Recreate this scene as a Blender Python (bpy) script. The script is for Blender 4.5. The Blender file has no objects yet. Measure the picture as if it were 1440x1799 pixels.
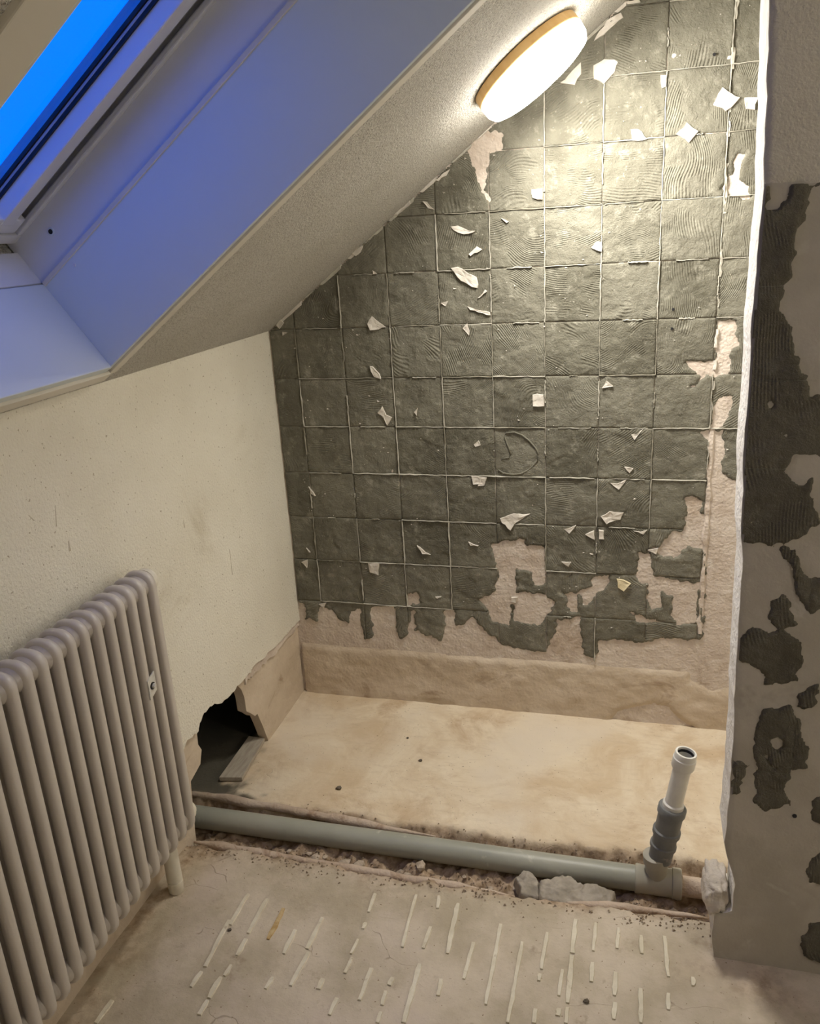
import bpy, bmesh, math, random
import numpy as np
from mathutils import Matrix, Vector

# ------------------------------------------------------------------ camera, sky, exposure
scene = bpy.context.scene
COL = scene.collection
cam_data = bpy.data.cameras.new('camera')
cam = bpy.data.objects.new('camera', cam_data)
COL.objects.link(cam)
cam_data.sensor_fit = 'HORIZONTAL'
cam_data.sensor_width = 36.0
cam_data.lens = 36.0 * 1465.18 / 1440.0
cam_data.clip_start = 0.02
AX = ((0.965182, 0.255602, -0.05561), (0.031271, -0.323813, -0.945604), (-0.259705, 0.910941, -0.320531))
r, d, f = AX
cam.matrix_world = Matrix(((r[0], -d[0], -f[0], 1.10868), (r[1], -d[1], -f[1], -2.41821),
                           (r[2], -d[2], -f[2], 1.54162), (0, 0, 0, 1)))
scene.camera = cam

world = bpy.data.worlds.new('dusk_sky')
scene.world = world
world.use_nodes = True
world.node_tree.nodes['Background'].inputs[0].default_value = (0.0, 0.112, 0.80, 1)
world.node_tree.nodes['Background'].inputs[1].default_value = 2.0
LAMP_STRENGTH = 106.0
LAMP_COLOR = (1.0, 0.95, 0.865)
FILL_LIGHT_STRENGTH = 56.0  # fill light added out of view

scene.view_settings.view_transform = 'Standard'
scene.view_settings.look = 'None'
scene.view_settings.gamma = 1.0
scene.view_settings.use_curve_mapping = False
scene.view_settings.exposure = 0.26
scene.cycles.use_denoising = True
scene.cycles.max_bounces = 8
scene.cycles.diffuse_bounces = 5
scene.cycles.use_adaptive_sampling = True
scene.cycles.adaptive_threshold = 0.05
scene.cycles.caustics_reflective = False
scene.cycles.caustics_refractive = False

rng = random.Random(7)
nrng = np.random.default_rng(11)

# ------------------------------------------------------------------ traced outlines in metres
# wall_back outlines are (x, z) on the gable wall; partition outlines (x, z) on its face;
# knee wall outlines (y, z); floor outlines (x, y)
CHIPS = [[(0.9703,1.9082),(0.9992,1.9223),(1.036,1.9163),(1.0262,1.8883),(1.0003,1.8614),(0.9734,1.8786)],[(0.8899,1.874),(0.9409,1.9208),(0.9439,1.8912),(0.9252,1.8683)],[(1.0666,1.7514),(1.0877,1.7547),(1.1098,1.7253),(1.0727,1.7231)],[(1.1802,1.7323),(1.2074,1.7574),(1.2341,1.7355),(1.2123,1.7099)],[(1.2664,1.7939),(1.2842,1.8307),(1.3306,1.8026),(1.2976,1.7743)],[(1.338,1.802),(1.3702,1.7992),(1.3624,1.7712),(1.3422,1.7777)],[(1.1357,1.8707),(1.1536,1.8714),(1.1522,1.8427),(1.1421,1.8388)],[(0.8136,1.6266),(0.8451,1.6272),(0.845,1.5976),(0.8163,1.6021)],[(0.9738,1.4646),(0.9877,1.4832),(1.0017,1.4825),(1.0011,1.455)],[(0.9722,1.9634),(1.0028,2.0052),(1.0386,2.0224),(1.0466,2.0099),(0.9982,1.975)],[(1.0458,2.0415),(1.0788,2.0433),(1.084,2.0382),(1.0536,2.0346)],[(1.0369,0.804),(1.0552,0.8016),(1.0859,0.8163),(1.0635,0.7822)],[(0.9026,0.6533),(0.9406,0.6665),(0.919,0.6392)],[(0.9679,0.6382),(0.9947,0.6539),(0.9951,0.6246)],[(1.008,0.6545),(1.0214,0.6521),(1.0219,0.6258),(1.0085,0.6252)],[(1.1059,0.6583),(1.1269,0.6562),(1.1449,0.6627),(1.1351,0.645)],[(0.7079,0.6817),(0.7534,0.7011),(0.8007,0.6968),(0.7528,0.6654),(0.7411,0.641),(0.7133,0.67)],[(1.01,0.6981),(1.0361,0.7162),(1.0782,0.7147),(1.0684,0.6886),(1.0263,0.6755)],[(0.6517,0.8097),(0.6703,0.8101),(0.6623,0.7867),(0.6425,0.7862)],[(1.1498,0.5963),(1.1808,0.6035),(1.1763,0.5858)],[(0.7373,0.4153),(0.7577,0.4166),(0.7545,0.3973),(0.7371,0.3993)],[(0.8974,0.5454),(0.9278,0.5469),(0.9168,0.5312)],[(0.8095,1.0683),(0.8448,1.0681),(0.8447,1.0333),(0.8118,1.0307)],[(1.0899,0.948),(1.1074,0.9535),(1.127,0.9696),(1.103,0.9347)],[(1.0746,0.8528),(1.103,0.8478),(1.0931,0.8338)],[(1.0085,1.0829),(1.0181,1.1062),(1.041,1.0905)],[(0.3209,1.2837),(0.3397,1.3039),(0.3791,1.2706),(0.3317,1.2625)],[(0.3213,1.1564),(0.3289,1.1563),(0.3522,1.132),(0.3537,1.1176),(0.3314,1.1227)],[(0.3364,1.015),(0.353,1.0348),(0.3637,1.0052),(0.3837,1.0002),(0.3665,0.9703),(0.3554,0.9952)],[(0.0299,1.2868),(0.0455,1.3078),(0.0566,1.2908),(0.0417,1.2745)],[(0.0487,1.2671),(0.0665,1.2619),(0.05,1.2551)],[(0.6135,1.2645),(0.6255,1.2754),(0.6342,1.2572),(0.6313,1.2392),(0.6201,1.253)],[(0.6353,0.9177),(0.6501,0.9277),(0.6545,0.913),(0.6398,0.9079)],[(0.4524,1.0151),(0.4632,1.0297),(0.4584,1.0053)],[(0.6222,0.8162),(0.6713,0.8147),(0.6633,0.7892),(0.6288,0.791)],[(0.265,0.5097),(0.3061,0.5118),(0.3004,0.4692),(0.2682,0.4787)],[(0.0316,0.5007),(0.0526,0.5104),(0.0525,0.4816)],[(0.4362,0.5816),(0.4639,0.5582),(0.4818,0.5509),(0.4557,0.5524)],[(0.605,0.5998),(0.6376,0.5878),(0.6123,0.5894)],[(0.0845,0.7702),(0.1062,0.7383),(0.0929,0.7434)],[(0.0541,0.5533),(0.0698,0.5398),(0.0609,0.5365)],[(0.4906,0.4039),(0.5118,0.4024),(0.4956,0.3968)],[(0.077,0.3513),(0.1062,0.3561),(0.093,0.3375)],[(0.585,1.4304),(0.6035,1.4339),(0.6572,1.4014),(0.6612,1.3839),(0.6563,1.371),(0.6112,1.3946)],[(0.6578,1.3447),(0.6813,1.3701),(0.688,1.3655),(0.6647,1.3466)],[(0.6272,1.3236),(0.6955,1.3038),(0.6953,1.2949),(0.6361,1.3145)],[(0.5087,1.6147),(0.5222,1.6097),(0.5439,1.5876),(0.5283,1.5948)],[(0.6366,1.4668),(0.6598,1.4869),(0.6774,1.4775),(0.6409,1.4602)],[(0.2878,1.4876),(0.3282,1.5076),(0.3191,1.4839),(0.3039,1.4758)],[(0.3518,1.436),(0.3655,1.4243),(0.3534,1.4248)],[(0.5498,1.6656),(0.5912,1.6932),(0.5886,1.6833),(0.5586,1.6622)],[(0.4212,1.5801),(0.4746,1.6189),(0.4764,1.6104),(0.4352,1.5801)],[(0.5485,1.3373),(0.5721,1.341),(0.5621,1.3257)],[(0.585,1.5413),(0.6077,1.5443),(0.6342,1.5303),(0.6609,1.5247),(0.6249,1.5203),(0.5937,1.5325)],[(0.7282,1.5583),(0.7498,1.5468),(0.7454,1.5429)]]
YELLOW_CHIP = [(1.0622,0.4997),(1.0838,0.4979),(1.1056,0.4841),(1.0848,0.4586),(1.0655,0.4726)]
PATCHES = [[(1.3263,1.6788),(1.3541,1.6768),(1.3415,1.6403),(1.3381,1.6154),(1.3646,1.5985),(1.3667,1.5678),(1.3308,1.5701),(1.2905,1.5982),(1.3102,1.6122),(1.324,1.6365)],[(0.6302,1.7327),(0.677,1.7703),(0.7158,1.7818),(0.741,1.7653),(0.7339,1.7308),(0.7016,1.7273),(0.6939,1.6804),(0.6829,1.6329),(0.7017,1.6012),(0.6761,1.6272),(0.6646,1.6824),(0.6494,1.7194)],[(1.2342,1.1543),(1.3071,1.1581),(1.3104,1.2603),(1.3557,1.2685),(1.3647,1.2011),(1.3435,1.1723),(1.3416,1.1279),(1.3097,1.1134),(1.2858,1.1186),(1.2594,1.0785),(1.2448,1.0837),(1.2766,1.1137),(1.2518,1.1341)],[(1.3192,1.0324),(1.3339,1.0629),(1.3578,1.0577),(1.3542,1.0017),(1.3416,0.9759),(1.3084,0.9705),(1.3078,1.0222)],[(1.2827,0.9547),(1.3378,0.9603),(1.3451,0.9185),(1.3412,0.8231),(1.3119,0.8225),(1.3084,0.9287)],[(1.3061,0.8561),(1.3498,0.8408),(1.3909,0.8041),(1.4345,0.7997),(1.4693,0.3151),(1.3227,0.3034),(1.3168,0.4608),(1.3123,0.6352)],[(1.2503,0.7677),(1.2935,0.7523),(1.2931,0.7134),(1.318,0.7142),(1.3249,0.59),(1.268,0.6104),(1.2287,0.5737),(1.187,0.5776),(1.1447,0.5931),(1.1857,0.6124),(1.2152,0.6483),(1.2503,0.6611),(1.2535,0.7008)],[(1.1239,0.5863),(1.1634,0.5823),(1.1686,0.5116),(1.2107,0.5081),(1.3049,0.4898),(1.2968,0.4476),(1.2617,0.4213),(1.1969,0.4594),(1.2017,0.4051),(1.1674,0.3967),(1.153,0.4263),(1.1591,0.4812),(1.1213,0.497)],[(1.1084,0.3865),(1.141,0.3825),(1.1631,0.3656),(1.2061,0.3625),(1.1743,0.354),(1.1255,0.3598)],[(0.6801,0.5899),(0.7235,0.6101),(0.7859,0.6128),(0.7856,0.5886),(0.8445,0.5912),(0.8471,0.5123),(0.8412,0.4625),(0.807,0.4542),(0.8075,0.5101),(0.7562,0.5136),(0.7521,0.432),(0.8183,0.4361),(0.8751,0.4083),(0.8637,0.376),(0.8291,0.3224),(0.7709,0.3181),(0.7417,0.3289),(0.7485,0.3873),(0.7194,0.3918),(0.6908,0.4283),(0.6956,0.5104)],[(0.6369,0.3993),(0.6908,0.4283),(0.7368,0.3865),(0.7297,0.315),(0.6706,0.3238),(0.6657,0.3625)],[(0.8837,0.3456),(0.9544,0.3569),(0.964,0.2424),(0.8751,0.235)],[(0.9833,0.5014),(1.0403,0.5106),(1.0381,0.4862),(1.0034,0.4413),(0.9982,0.4163),(0.9651,0.4017),(0.9507,0.4504),(0.9864,0.471)],[(0.8977,0.441),(0.948,0.4441),(0.9458,0.3753),(0.9205,0.3735),(0.9147,0.4109)],[(0.3942,0.4064),(0.4296,0.4114),(0.4355,0.3718),(0.3946,0.3663)],[(1.2224,0.4789),(1.3027,0.4837),(1.296,0.3629),(1.2387,0.3464),(1.225,0.4189)],[(-0.0491,0.3514),(-0.0065,0.3542),(0.0259,0.3412),(0.0224,0.2869),(0.062,0.2832),(0.0772,0.3532),(0.0964,0.3373),(0.1215,0.3176),(0.15,0.2895),(0.1802,0.2809),(0.192,0.3246),(0.2282,0.3462),(0.23,0.3166),(0.2193,0.2838),(0.2312,0.2264),(0.2558,0.2284),(0.2654,0.2765),(0.2544,0.3183),(0.265,0.3528),(0.3412,0.36),(0.3505,0.3502),(0.3448,0.2611),(0.353,0.2318),(0.3815,0.2426),(0.3926,0.2965),(0.4029,0.3391),(0.4127,0.3398),(0.4151,0.277),(0.4725,0.2497),(0.5014,0.2414),(0.5183,0.2743),(0.5157,0.3469),(0.5464,0.351),(0.552,0.2977),(0.5808,0.304),(0.6102,0.3329),(0.6376,0.304),(0.6649,0.2731),(0.7203,0.2381),(0.8493,0.2281),(0.8676,0.2807),(0.8766,0.3016),(0.9532,0.3075),(0.9629,0.2274),(1.0058,0.2107),(1.01,0.2818),(1.062,0.2959),(1.1484,0.283),(1.1984,0.3066),(1.2821,0.3035),(1.3227,0.3164),(1.4277,0.3246),(1.6151,0.3393),(1.6841,-0.4316),(-0.172,-0.7455)]]
BAND = [(-0.0881,0.1968),(-0.0018,0.197),(0.1871,0.1902),(0.3906,0.1939),(0.6438,0.1897),(0.8492,0.1971),(1.0993,0.1945),(1.2705,0.1979),(1.4123,0.1872),(1.5974,0.1851),(1.6358,-0.2624),(-0.1715,-0.5308)]
BAND_HOLES = [[(1.0596,0.0032),(1.0769,0.0306),(1.1208,0.05),(1.1902,0.0719),(1.2341,0.0579),(1.2614,0.0254),(1.3057,-0.003),(1.307,-0.0281),(1.0604,-0.0353)],[(1.2776,0.2245),(1.4166,0.2465),(1.4224,0.1584),(1.3574,0.138),(1.2973,0.1664)]]
DARK = [[(1.2568,1.5766),(1.2849,1.5754),(1.2913,1.5718),(1.2948,1.5466),(1.309,1.5426),(1.3227,1.5636),(1.3278,1.5756),(1.3848,1.5761),(1.3856,1.5681),(1.3677,1.5684),(1.3532,1.5617),(1.3457,1.5436),(1.3434,1.4996),(1.3426,1.4546),(1.3433,1.4284),(1.3251,1.4192),(1.3239,1.3756),(1.3432,1.3547),(1.3481,1.334),(1.267,1.3287)],[(1.2473,1.4348),(1.3267,1.4317),(1.3213,1.3925),(1.3429,1.3592),(1.3648,1.2845),(1.3738,1.2806),(1.3838,1.2463),(1.4188,1.2423),(1.4294,1.1331),(1.372,1.1403),(1.3593,1.1198),(1.3649,1.0954),(1.3873,1.0877),(1.397,1.1002),(1.4055,1.0468),(1.4186,1.0221),(1.3807,0.9951),(1.3521,0.981),(1.3296,0.98),(1.2757,0.9864)],[(1.3292,0.9843),(1.3792,0.9692),(1.4015,0.9266),(1.4278,0.9237),(1.4511,0.9118),(1.4554,0.8677),(1.4194,0.8518),(1.39,0.8859),(1.3844,0.9079),(1.3732,0.9515),(1.3528,0.9723)],[(1.3532,0.87),(1.3779,0.8942),(1.3881,0.8633),(1.395,0.8272),(1.3693,0.8114),(1.3537,0.838)],[(1.3053,0.7734),(1.3224,0.8125),(1.3546,0.801),(1.3721,0.8255),(1.4058,0.791),(1.4167,0.7543),(1.3994,0.729),(1.3936,0.7053),(1.3542,0.7016),(1.3403,0.7284),(1.3072,0.7448)],[(1.3392,0.7501),(1.4147,0.7665),(1.407,0.7165),(1.367,0.7078),(1.3458,0.7158)],[(1.3434,0.576),(1.3552,0.6455),(1.4038,0.6583),(1.4396,0.577),(1.4397,0.5294),(1.4153,0.5208),(1.411,0.4713),(1.4221,0.4398),(1.3723,0.4156),(1.3555,0.4356),(1.3596,0.4696),(1.3508,0.5015),(1.3499,0.5447)],[(1.3082,0.5232),(1.3388,0.519),(1.328,0.4874),(1.3193,0.4528),(1.3084,0.4513)],[(1.4547,0.4556),(1.478,0.4753),(1.4852,0.3991),(1.4628,0.4125)],[(1.4607,0.292),(1.4905,0.3434),(1.4986,0.2577),(1.4719,0.2646)],[(1.4766,0.1632),(1.5076,0.1633),(1.5168,0.0657),(1.4881,0.0593),(1.4771,0.0823)],[(1.41,0.6818),(1.4442,0.7052),(1.4363,0.6592),(1.4121,0.6566)]]
DARK_HOLES = [[(1.3179,1.2331),(1.3246,1.2389),(1.3325,1.2291),(1.3206,1.2213)],[(1.3434,1.182),(1.3575,1.184),(1.3517,1.1681)],[(1.3727,0.5795),(1.385,0.5836),(1.3964,0.5718),(1.3889,0.5613),(1.3758,0.5666)],[(1.3623,0.549),(1.3731,0.5476),(1.3858,0.5197),(1.3684,0.5255)]]
STRIPS = [[(0.2281,-0.9678),(0.2285,-1.0647)],[(0.2193,-1.0523),(0.2285,-1.186)],[(0.2268,-1.199),(0.2233,-1.2397)],[(0.2805,-0.9726),(0.2805,-1.0787)],[(0.2826,-1.0955),(0.2844,-1.142)],[(0.2828,-1.1682),(0.2802,-1.1971)],[(0.2739,-1.2015),(0.2739,-1.2557)],[(0.2742,-1.2614),(0.2734,-1.2959)],[(0.3323,-0.9923),(0.3337,-1.0849)],[(0.3848,-1.0466),(0.3842,-1.1145)],[(0.4347,-1.0007),(0.4318,-1.0914)],[(0.438,-1.1),(0.4324,-1.1892)],[(0.5372,-1.046),(0.534,-1.0865)],[(0.5396,-1.095),(0.5373,-1.1365)],[(0.4936,-1.1581),(0.494,-1.1851)],[(0.5891,-1.1131),(0.5886,-1.1942)],[(0.5334,-0.9059),(0.5371,-0.9652)],[(0.5385,-0.9972),(0.5385,-1.0148)],[(0.6327,-0.8896),(0.6398,-1.0447)],[(0.6895,-1.0794),(0.6917,-1.225)],[(0.5405,-1.1987),(0.5392,-1.2387)],[(0.6413,-1.1268),(0.6387,-1.1454)],[(0.6354,-1.1609),(0.6378,-1.195)],[(0.6402,-1.2114),(0.6401,-1.2362)],[(0.6865,-0.8825),(0.692,-0.9188)],[(0.6887,-0.9768),(0.6872,-1.0381)],[(0.7354,-0.8951),(0.7415,-1.0398)],[(0.7922,-0.9996),(0.7904,-1.0982)],[(0.7436,-1.1081),(0.7453,-1.1491)],[(0.3862,-1.1777),(0.3833,-1.2087)],[(0.8441,-0.9377),(0.8459,-1.1505)],[(0.8981,-0.9776),(0.8969,-1.1823)],[(0.949,-0.9401),(0.947,-1.0407)],[(0.9459,-1.0532),(0.9455,-1.0713)],[(1.0082,-0.8899),(1.0075,-0.9841)],[(1.008,-0.9904),(1.0077,-1.1102)],[(1.0086,-1.1211),(1.0094,-1.158)],[(0.9912,-1.0314),(0.9898,-1.097)],[(0.9926,-1.1274),(0.9917,-1.144)],[(1.0532,-0.8911),(1.0521,-0.9683)],[(1.0514,-1.0002),(1.0516,-1.0488)],[(1.1029,-0.8947),(1.1019,-0.9514)],[(1.1013,-1.0143),(1.1007,-1.0733)],[(1.1012,-1.0901),(1.1001,-1.1288)],[(1.1517,-0.9049),(1.1544,-0.9533)],[(1.1522,-1.045),(1.1525,-1.1271)],[(1.2023,-0.8977),(1.2072,-1.0039)],[(1.2061,-1.0451),(1.2052,-1.0845)],[(1.2571,-0.9963),(1.256,-1.0171)],[(0.9462,-1.1401),(0.9475,-1.1714)],[(0.0733,-1.3053),(0.0711,-1.3605)]]
CREAM_EDGE = [(0.0383,0.2931),(-0.0083,0.2837),(-0.0405,0.2842),(-0.1128,0.2865),(-0.1823,0.2873),(-0.247,0.2939),(-0.3014,0.2953),(-0.3773,0.3041),(-0.3908,0.2978),(-0.4362,0.3009),(-0.4841,0.3007),(-0.5313,0.2972),(-0.5803,0.3075),(-0.6185,0.3247),(-0.6444,0.3315),(-0.6786,0.3305),(-0.7059,0.3182),(-0.7164,0.2993),(-0.7504,0.3069),(-0.7866,0.3115)]
HOLE_R = [(-0.461,0.2904),(-0.4415,0.2635),(-0.4307,0.2316),(-0.4287,0.1808),(-0.4059,0.1606),(-0.3801,0.1342),(-0.3638,0.1322),(-0.3432,0.0817),(-0.3155,0.0042)]
HOLE_L = [(-0.7721,0.1798),(-0.7387,0.1881),(-0.7146,0.1947),(-0.6985,0.2291),(-0.7107,0.2537),(-0.7084,0.2845),(-0.6923,0.3079)]
PART_EDGE = [(1.2763,1.8295),(1.2814,1.701),(1.2862,1.5721),(1.2853,1.4702),(1.2837,1.3722),(1.2863,1.2597),(1.2863,1.1411),(1.2914,1.0796),(1.2901,1.0161),(1.2976,0.9458),(1.3004,0.8618),(1.2999,0.7804),(1.3021,0.6842),(1.3063,0.5716),(1.3073,0.4399),(1.3056,0.3291),(1.3117,0.3017),(1.323,0.2606),(1.3318,0.2259),(1.3295,0.1588),(1.3058,0.142),(1.2966,0.1448),(1.2952,0.091),(1.3019,0.0142)]
FLAKES = [[(0.8537,-0.7352),(0.8731,-0.7246),(0.8937,-0.723),(0.9081,-0.7449),(0.9097,-0.7847),(0.875,-0.7838)],[(0.9144,-0.7492),(0.9499,-0.7258),(0.9899,-0.7178),(1.0024,-0.7316),(1.0482,-0.7345),(1.0907,-0.7418),(1.0833,-0.7706),(1.0412,-0.8132),(0.9967,-0.8072),(0.9211,-0.7839)]]
PLANK = [(-0.0688,-0.5425),(-0.0008,-0.5298),(-0.0182,-0.3282),(-0.0741,-0.3248)]
D1 = [(0.73, 0.951), (0.7572, 0.9539), (0.7788, 0.9458), (0.8002, 0.9293), (0.8189, 0.9072), (0.8269, 0.8906), (0.824, 0.8681), (0.8103, 0.8509), (0.7938, 0.8364), (0.7745, 0.8263), (0.7497, 0.823), (0.7221, 0.8264), (0.7056, 0.8376)]
D2 = [(0.73, 0.951), (0.7286, 0.937), (0.7338, 0.9203), (0.7453, 0.8895), (0.7396, 0.8753), (0.7174, 0.871)]
SCUFFS = [[(-1.0872, 1.0629), (-1.096, 1.0216)], [(-1.0701, 0.9815), (-1.0711, 0.9595)], [(-0.4218, 0.7091), (-0.4252, 0.6314)], [(-0.6359, 0.8739), (-0.6362, 0.8524)], [(-1.1642, 1.0692), (-1.1526, 1.0537)]]

SLOPE0, SLOPE = 1.268, 0.74            # roof slope: z = SLOPE0 + SLOPE * x
YP, YPB = -0.93, -0.82                 # partition front and back
FZ = 0.03                              # front floor level
TILE, GX0, GZ0 = 0.152, 0.0881, 0.8162 # tile grid on the gable wall
SA = math.atan(SLOPE)
SV = Vector((math.cos(SA), 0, math.sin(SA)))     # up along the slope
SU = Vector((-math.sin(SA), 0, math.cos(SA)))    # outwards through the roof
SO = Vector((0, 0, SLOPE0))
def slope_pt(s, y, d):
    p = SO + SV * s + SU * d
    return (p.x, y, p.z)

# ------------------------------------------------------------------ materials
def ntree(name):
    m = bpy.data.materials.new(name)
    m.use_nodes = True
    nt = m.node_tree
    return m, nt, nt.nodes['Principled BSDF']
def N(nt, kind, **kw):
    n = nt.nodes.new(kind)
    for k, v in kw.items():
        setattr(n, k, v)
    return n
def L(nt, a, b):
    nt.links.new(a, b)
def noise(nt, vec, scale, detail=4, rough=0.55, dist=0.0):
    n = N(nt, 'ShaderNodeTexNoise')
    n.inputs['Scale'].default_value = scale
    n.inputs['Detail'].default_value = detail
    n.inputs['Roughness'].default_value = rough
    n.inputs['Distortion'].default_value = dist
    L(nt, vec, n.inputs['Vector'])
    return n.outputs['Fac']
def ramp(nt, fac, lo, hi):
    n = N(nt, 'ShaderNodeMapRange')
    n.interpolation_type = 'SMOOTHSTEP'
    n.inputs['From Min'].default_value = lo
    n.inputs['From Max'].default_value = hi
    L(nt, fac, n.inputs['Value'])
    return n.outputs['Result']
def math_n(nt, op, a, b=None):
    n = N(nt, 'ShaderNodeMath', operation=op)
    for i, v in enumerate((a, b)):
        if v is None: continue
        if isinstance(v, (int, float)): n.inputs[i].default_value = v
        else: L(nt, v, n.inputs[i])
    return n.outputs[0]
def mixc(nt, fac, a, b):
    n = N(nt, 'ShaderNodeMix', data_type='RGBA')
    if isinstance(fac, float): n.inputs['Factor'].default_value = fac
    else: L(nt, fac, n.inputs['Factor'])
    for i, v in ((6, a), (7, b)):
        if isinstance(v, tuple): n.inputs[i].default_value = (*v, 1)
        else: L(nt, v, n.inputs[i])
    return n.outputs[2]
def bump(nt, h, strength, dist, prev=None):
    n = N(nt, 'ShaderNodeBump')
    n.inputs['Strength'].default_value = strength
    n.inputs['Distance'].default_value = dist
    L(nt, h, n.inputs['Height'])
    if prev is not None: L(nt, prev, n.inputs['Normal'])
    return n.outputs[0]
def pos(nt):
    return N(nt, 'ShaderNodeNewGeometry').outputs['Position']
def scaled(nt, vec, sc):
    n = N(nt, 'ShaderNodeVectorMath', operation='MULTIPLY')
    n.inputs[1].default_value = sc
    L(nt, vec, n.inputs[0])
    return n.outputs[0]
def rough_mat(name, c1, c2, scale=6, rough=0.85, bumps=((60, 0.4, 0.004),), stain=None, specks=None, stretch=None, spec=0.3):
    """two-tone procedural surface with layered relief; stain = (colour, noise scale, lo, hi)"""
    m, nt, b = ntree(name)
    p = pos(nt)
    q = scaled(nt, p, stretch) if stretch else p
    col = mixc(nt, ramp(nt, noise(nt, q, scale, 3, 0.6), 0.3, 0.7), c1, c2)
    if stain:
        for (sc, ssc, lo, hi) in stain:
            col = mixc(nt, ramp(nt, noise(nt, q, ssc, 4, 0.65, 0.6), lo, hi), col, sc)
    if specks:
        sc, ssc, lo, hi = specks
        col = mixc(nt, ramp(nt, noise(nt, p, ssc, 2, 0.5), lo, hi), col, sc)
    L(nt, col, b.inputs['Base Color'])
    b.inputs['Roughness'].default_value = rough
    b.inputs['Specular IOR Level'].default_value = spec
    nrm = None
    for (sc, st, ds) in bumps:
        nrm = bump(nt, noise(nt, p, sc, 2, 0.6), st, ds, nrm)
    if nrm is not None: L(nt, nrm, b.inputs['Normal'])
    return m

def adhesive_mat(name, c1, c2, c3, axis):
    """tile adhesive with combed trowel ridges; object colour = (ridge angle, wobble, ridge strength)"""
    m, nt, b = ntree(name)
    p = pos(nt)
    info = N(nt, 'ShaderNodeObjectInfo')
    sep = N(nt, 'ShaderNodeSeparateColor')
    L(nt, info.outputs['Color'], sep.inputs[0])
    jit = N(nt, 'ShaderNodeVectorMath', operation='ADD')
    L(nt, p, jit.inputs[0]); L(nt, scaled(nt, info.outputs['Color'], (3, 5, 7)), jit.inputs[1])
    rot = N(nt, 'ShaderNodeVectorRotate', rotation_type='AXIS_ANGLE')
    rot.inputs['Axis'].default_value = axis
    L(nt, p, rot.inputs['Vector'])
    L(nt, math_n(nt, 'MULTIPLY', sep.outputs[0], 6.2832), rot.inputs['Angle'])
    sx = N(nt, 'ShaderNodeSeparateXYZ')
    L(nt, rot.outputs[0], sx.inputs[0])
    wob = noise(nt, jit.outputs[0], 5.0, 1, 0.4)
    w = math_n(nt, 'ADD', sx.outputs[0], math_n(nt, 'MULTIPLY', wob, math_n(nt, 'MULTIPLY', sep.outputs[1], 0.28)))
    ridge = math_n(nt, 'SINE', math_n(nt, 'MULTIPLY', w, 6.2832 / 0.0058))
    mask = ramp(nt, noise(nt, jit.outputs[0], 13.0, 3, 0.55), 0.49, 0.58)
    ridge = math_n(nt, 'MULTIPLY', math_n(nt, 'MULTIPLY', ridge, mask), sep.outputs[2])
    col = mixc(nt, ramp(nt, noise(nt, p, 7, 3, 0.6), 0.32, 0.68), c1, c2)
    col = mixc(nt, ramp(nt, noise(nt, p, 19, 4, 0.75), 0.52, 0.74), col, c3)
    col = mixc(nt, ramp(nt, noise(nt, p, 160, 2, 0.5), 0.66, 0.76), col, c3)
    col = mixc(nt, math_n(nt, 'MULTIPLY', info.outputs['Random'], 0.34), col, c3)
    L(nt, col, b.inputs['Base Color'])
    b.inputs['Roughness'].default_value = 0.75
    b.inputs['Specular IOR Level'].default_value = 0.12
    n1 = bump(nt, noise(nt, p, 85, 4, 0.75), 0.9, 0.0055)
    n2 = bump(nt, noise(nt, p, 17, 1, 0.5), 0.5, 0.008, n1)
    n3 = bump(nt, ridge, 0.75, 0.0010, n2)
    L(nt, n3, b.inputs['Normal'])
    return m

M = {}
M['adhesive'] = adhesive_mat('olive_grey_tile_adhesive', (0.112, 0.105, 0.079), (0.178, 0.170, 0.132), (0.29, 0.278, 0.225), (0, 1, 0))
M['adhesive_dark'] = adhesive_mat('dark_tile_adhesive', (0.085, 0.075, 0.055), (0.13, 0.117, 0.088), (0.15, 0.137, 0.105), (0, 1, 0))
M['bare_plaster'] = rough_mat('bare_pinkish_plaster', (0.56, 0.475, 0.40), (0.65, 0.575, 0.50), 8, 0.9,
                              ((35, 0.6, 0.008), (120, 0.6, 0.004)), stain=(((0.42, 0.33, 0.25), 5, 0.52, 0.75), ((0.66, 0.60, 0.53), 17, 0.56, 0.7)))
M['band'] = rough_mat('stained_base_render', (0.52, 0.43, 0.325), (0.62, 0.53, 0.42), 5, 0.92,
                      ((25, 0.5, 0.008), (110, 0.5, 0.003)), stain=(((0.34, 0.245, 0.165), 7, 0.56, 0.78), ((0.60, 0.53, 0.43), 11, 0.6, 0.8)), stretch=(1, 1, 1.8))
M['chip'] = rough_mat('white_gypsum_chip', (0.56, 0.515, 0.45), (0.68, 0.64, 0.575), 30, 0.85, ((90, 0.5, 0.003),))
M['chip_yellow'] = rough_mat('yellowish_gypsum_chip', (0.62, 0.53, 0.33), (0.74, 0.66, 0.45), 60, 0.85, ((90, 0.5, 0.003),))
M['grout'] = rough_mat('pale_grout_ridge', (0.36, 0.34, 0.285), (0.52, 0.50, 0.43), 25, 0.9, ((150, 0.6, 0.002),))
M['grout_grey'] = rough_mat('grey_grout_ridge', (0.21, 0.195, 0.15), (0.34, 0.32, 0.26), 25, 0.9, ((150, 0.6, 0.002),))
M['cream'] = rough_mat('cream_painted_rough_plaster', (0.71, 0.675, 0.575), (0.77, 0.74, 0.645), 3, 0.85,
                       ((150, 0.7, 0.0045), (330, 0.4, 0.002)), stain=(((0.56, 0.51, 0.40), 2.2, 0.56, 0.8),), specks=((0.42, 0.37, 0.28), 120, 0.66, 0.73))
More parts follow.
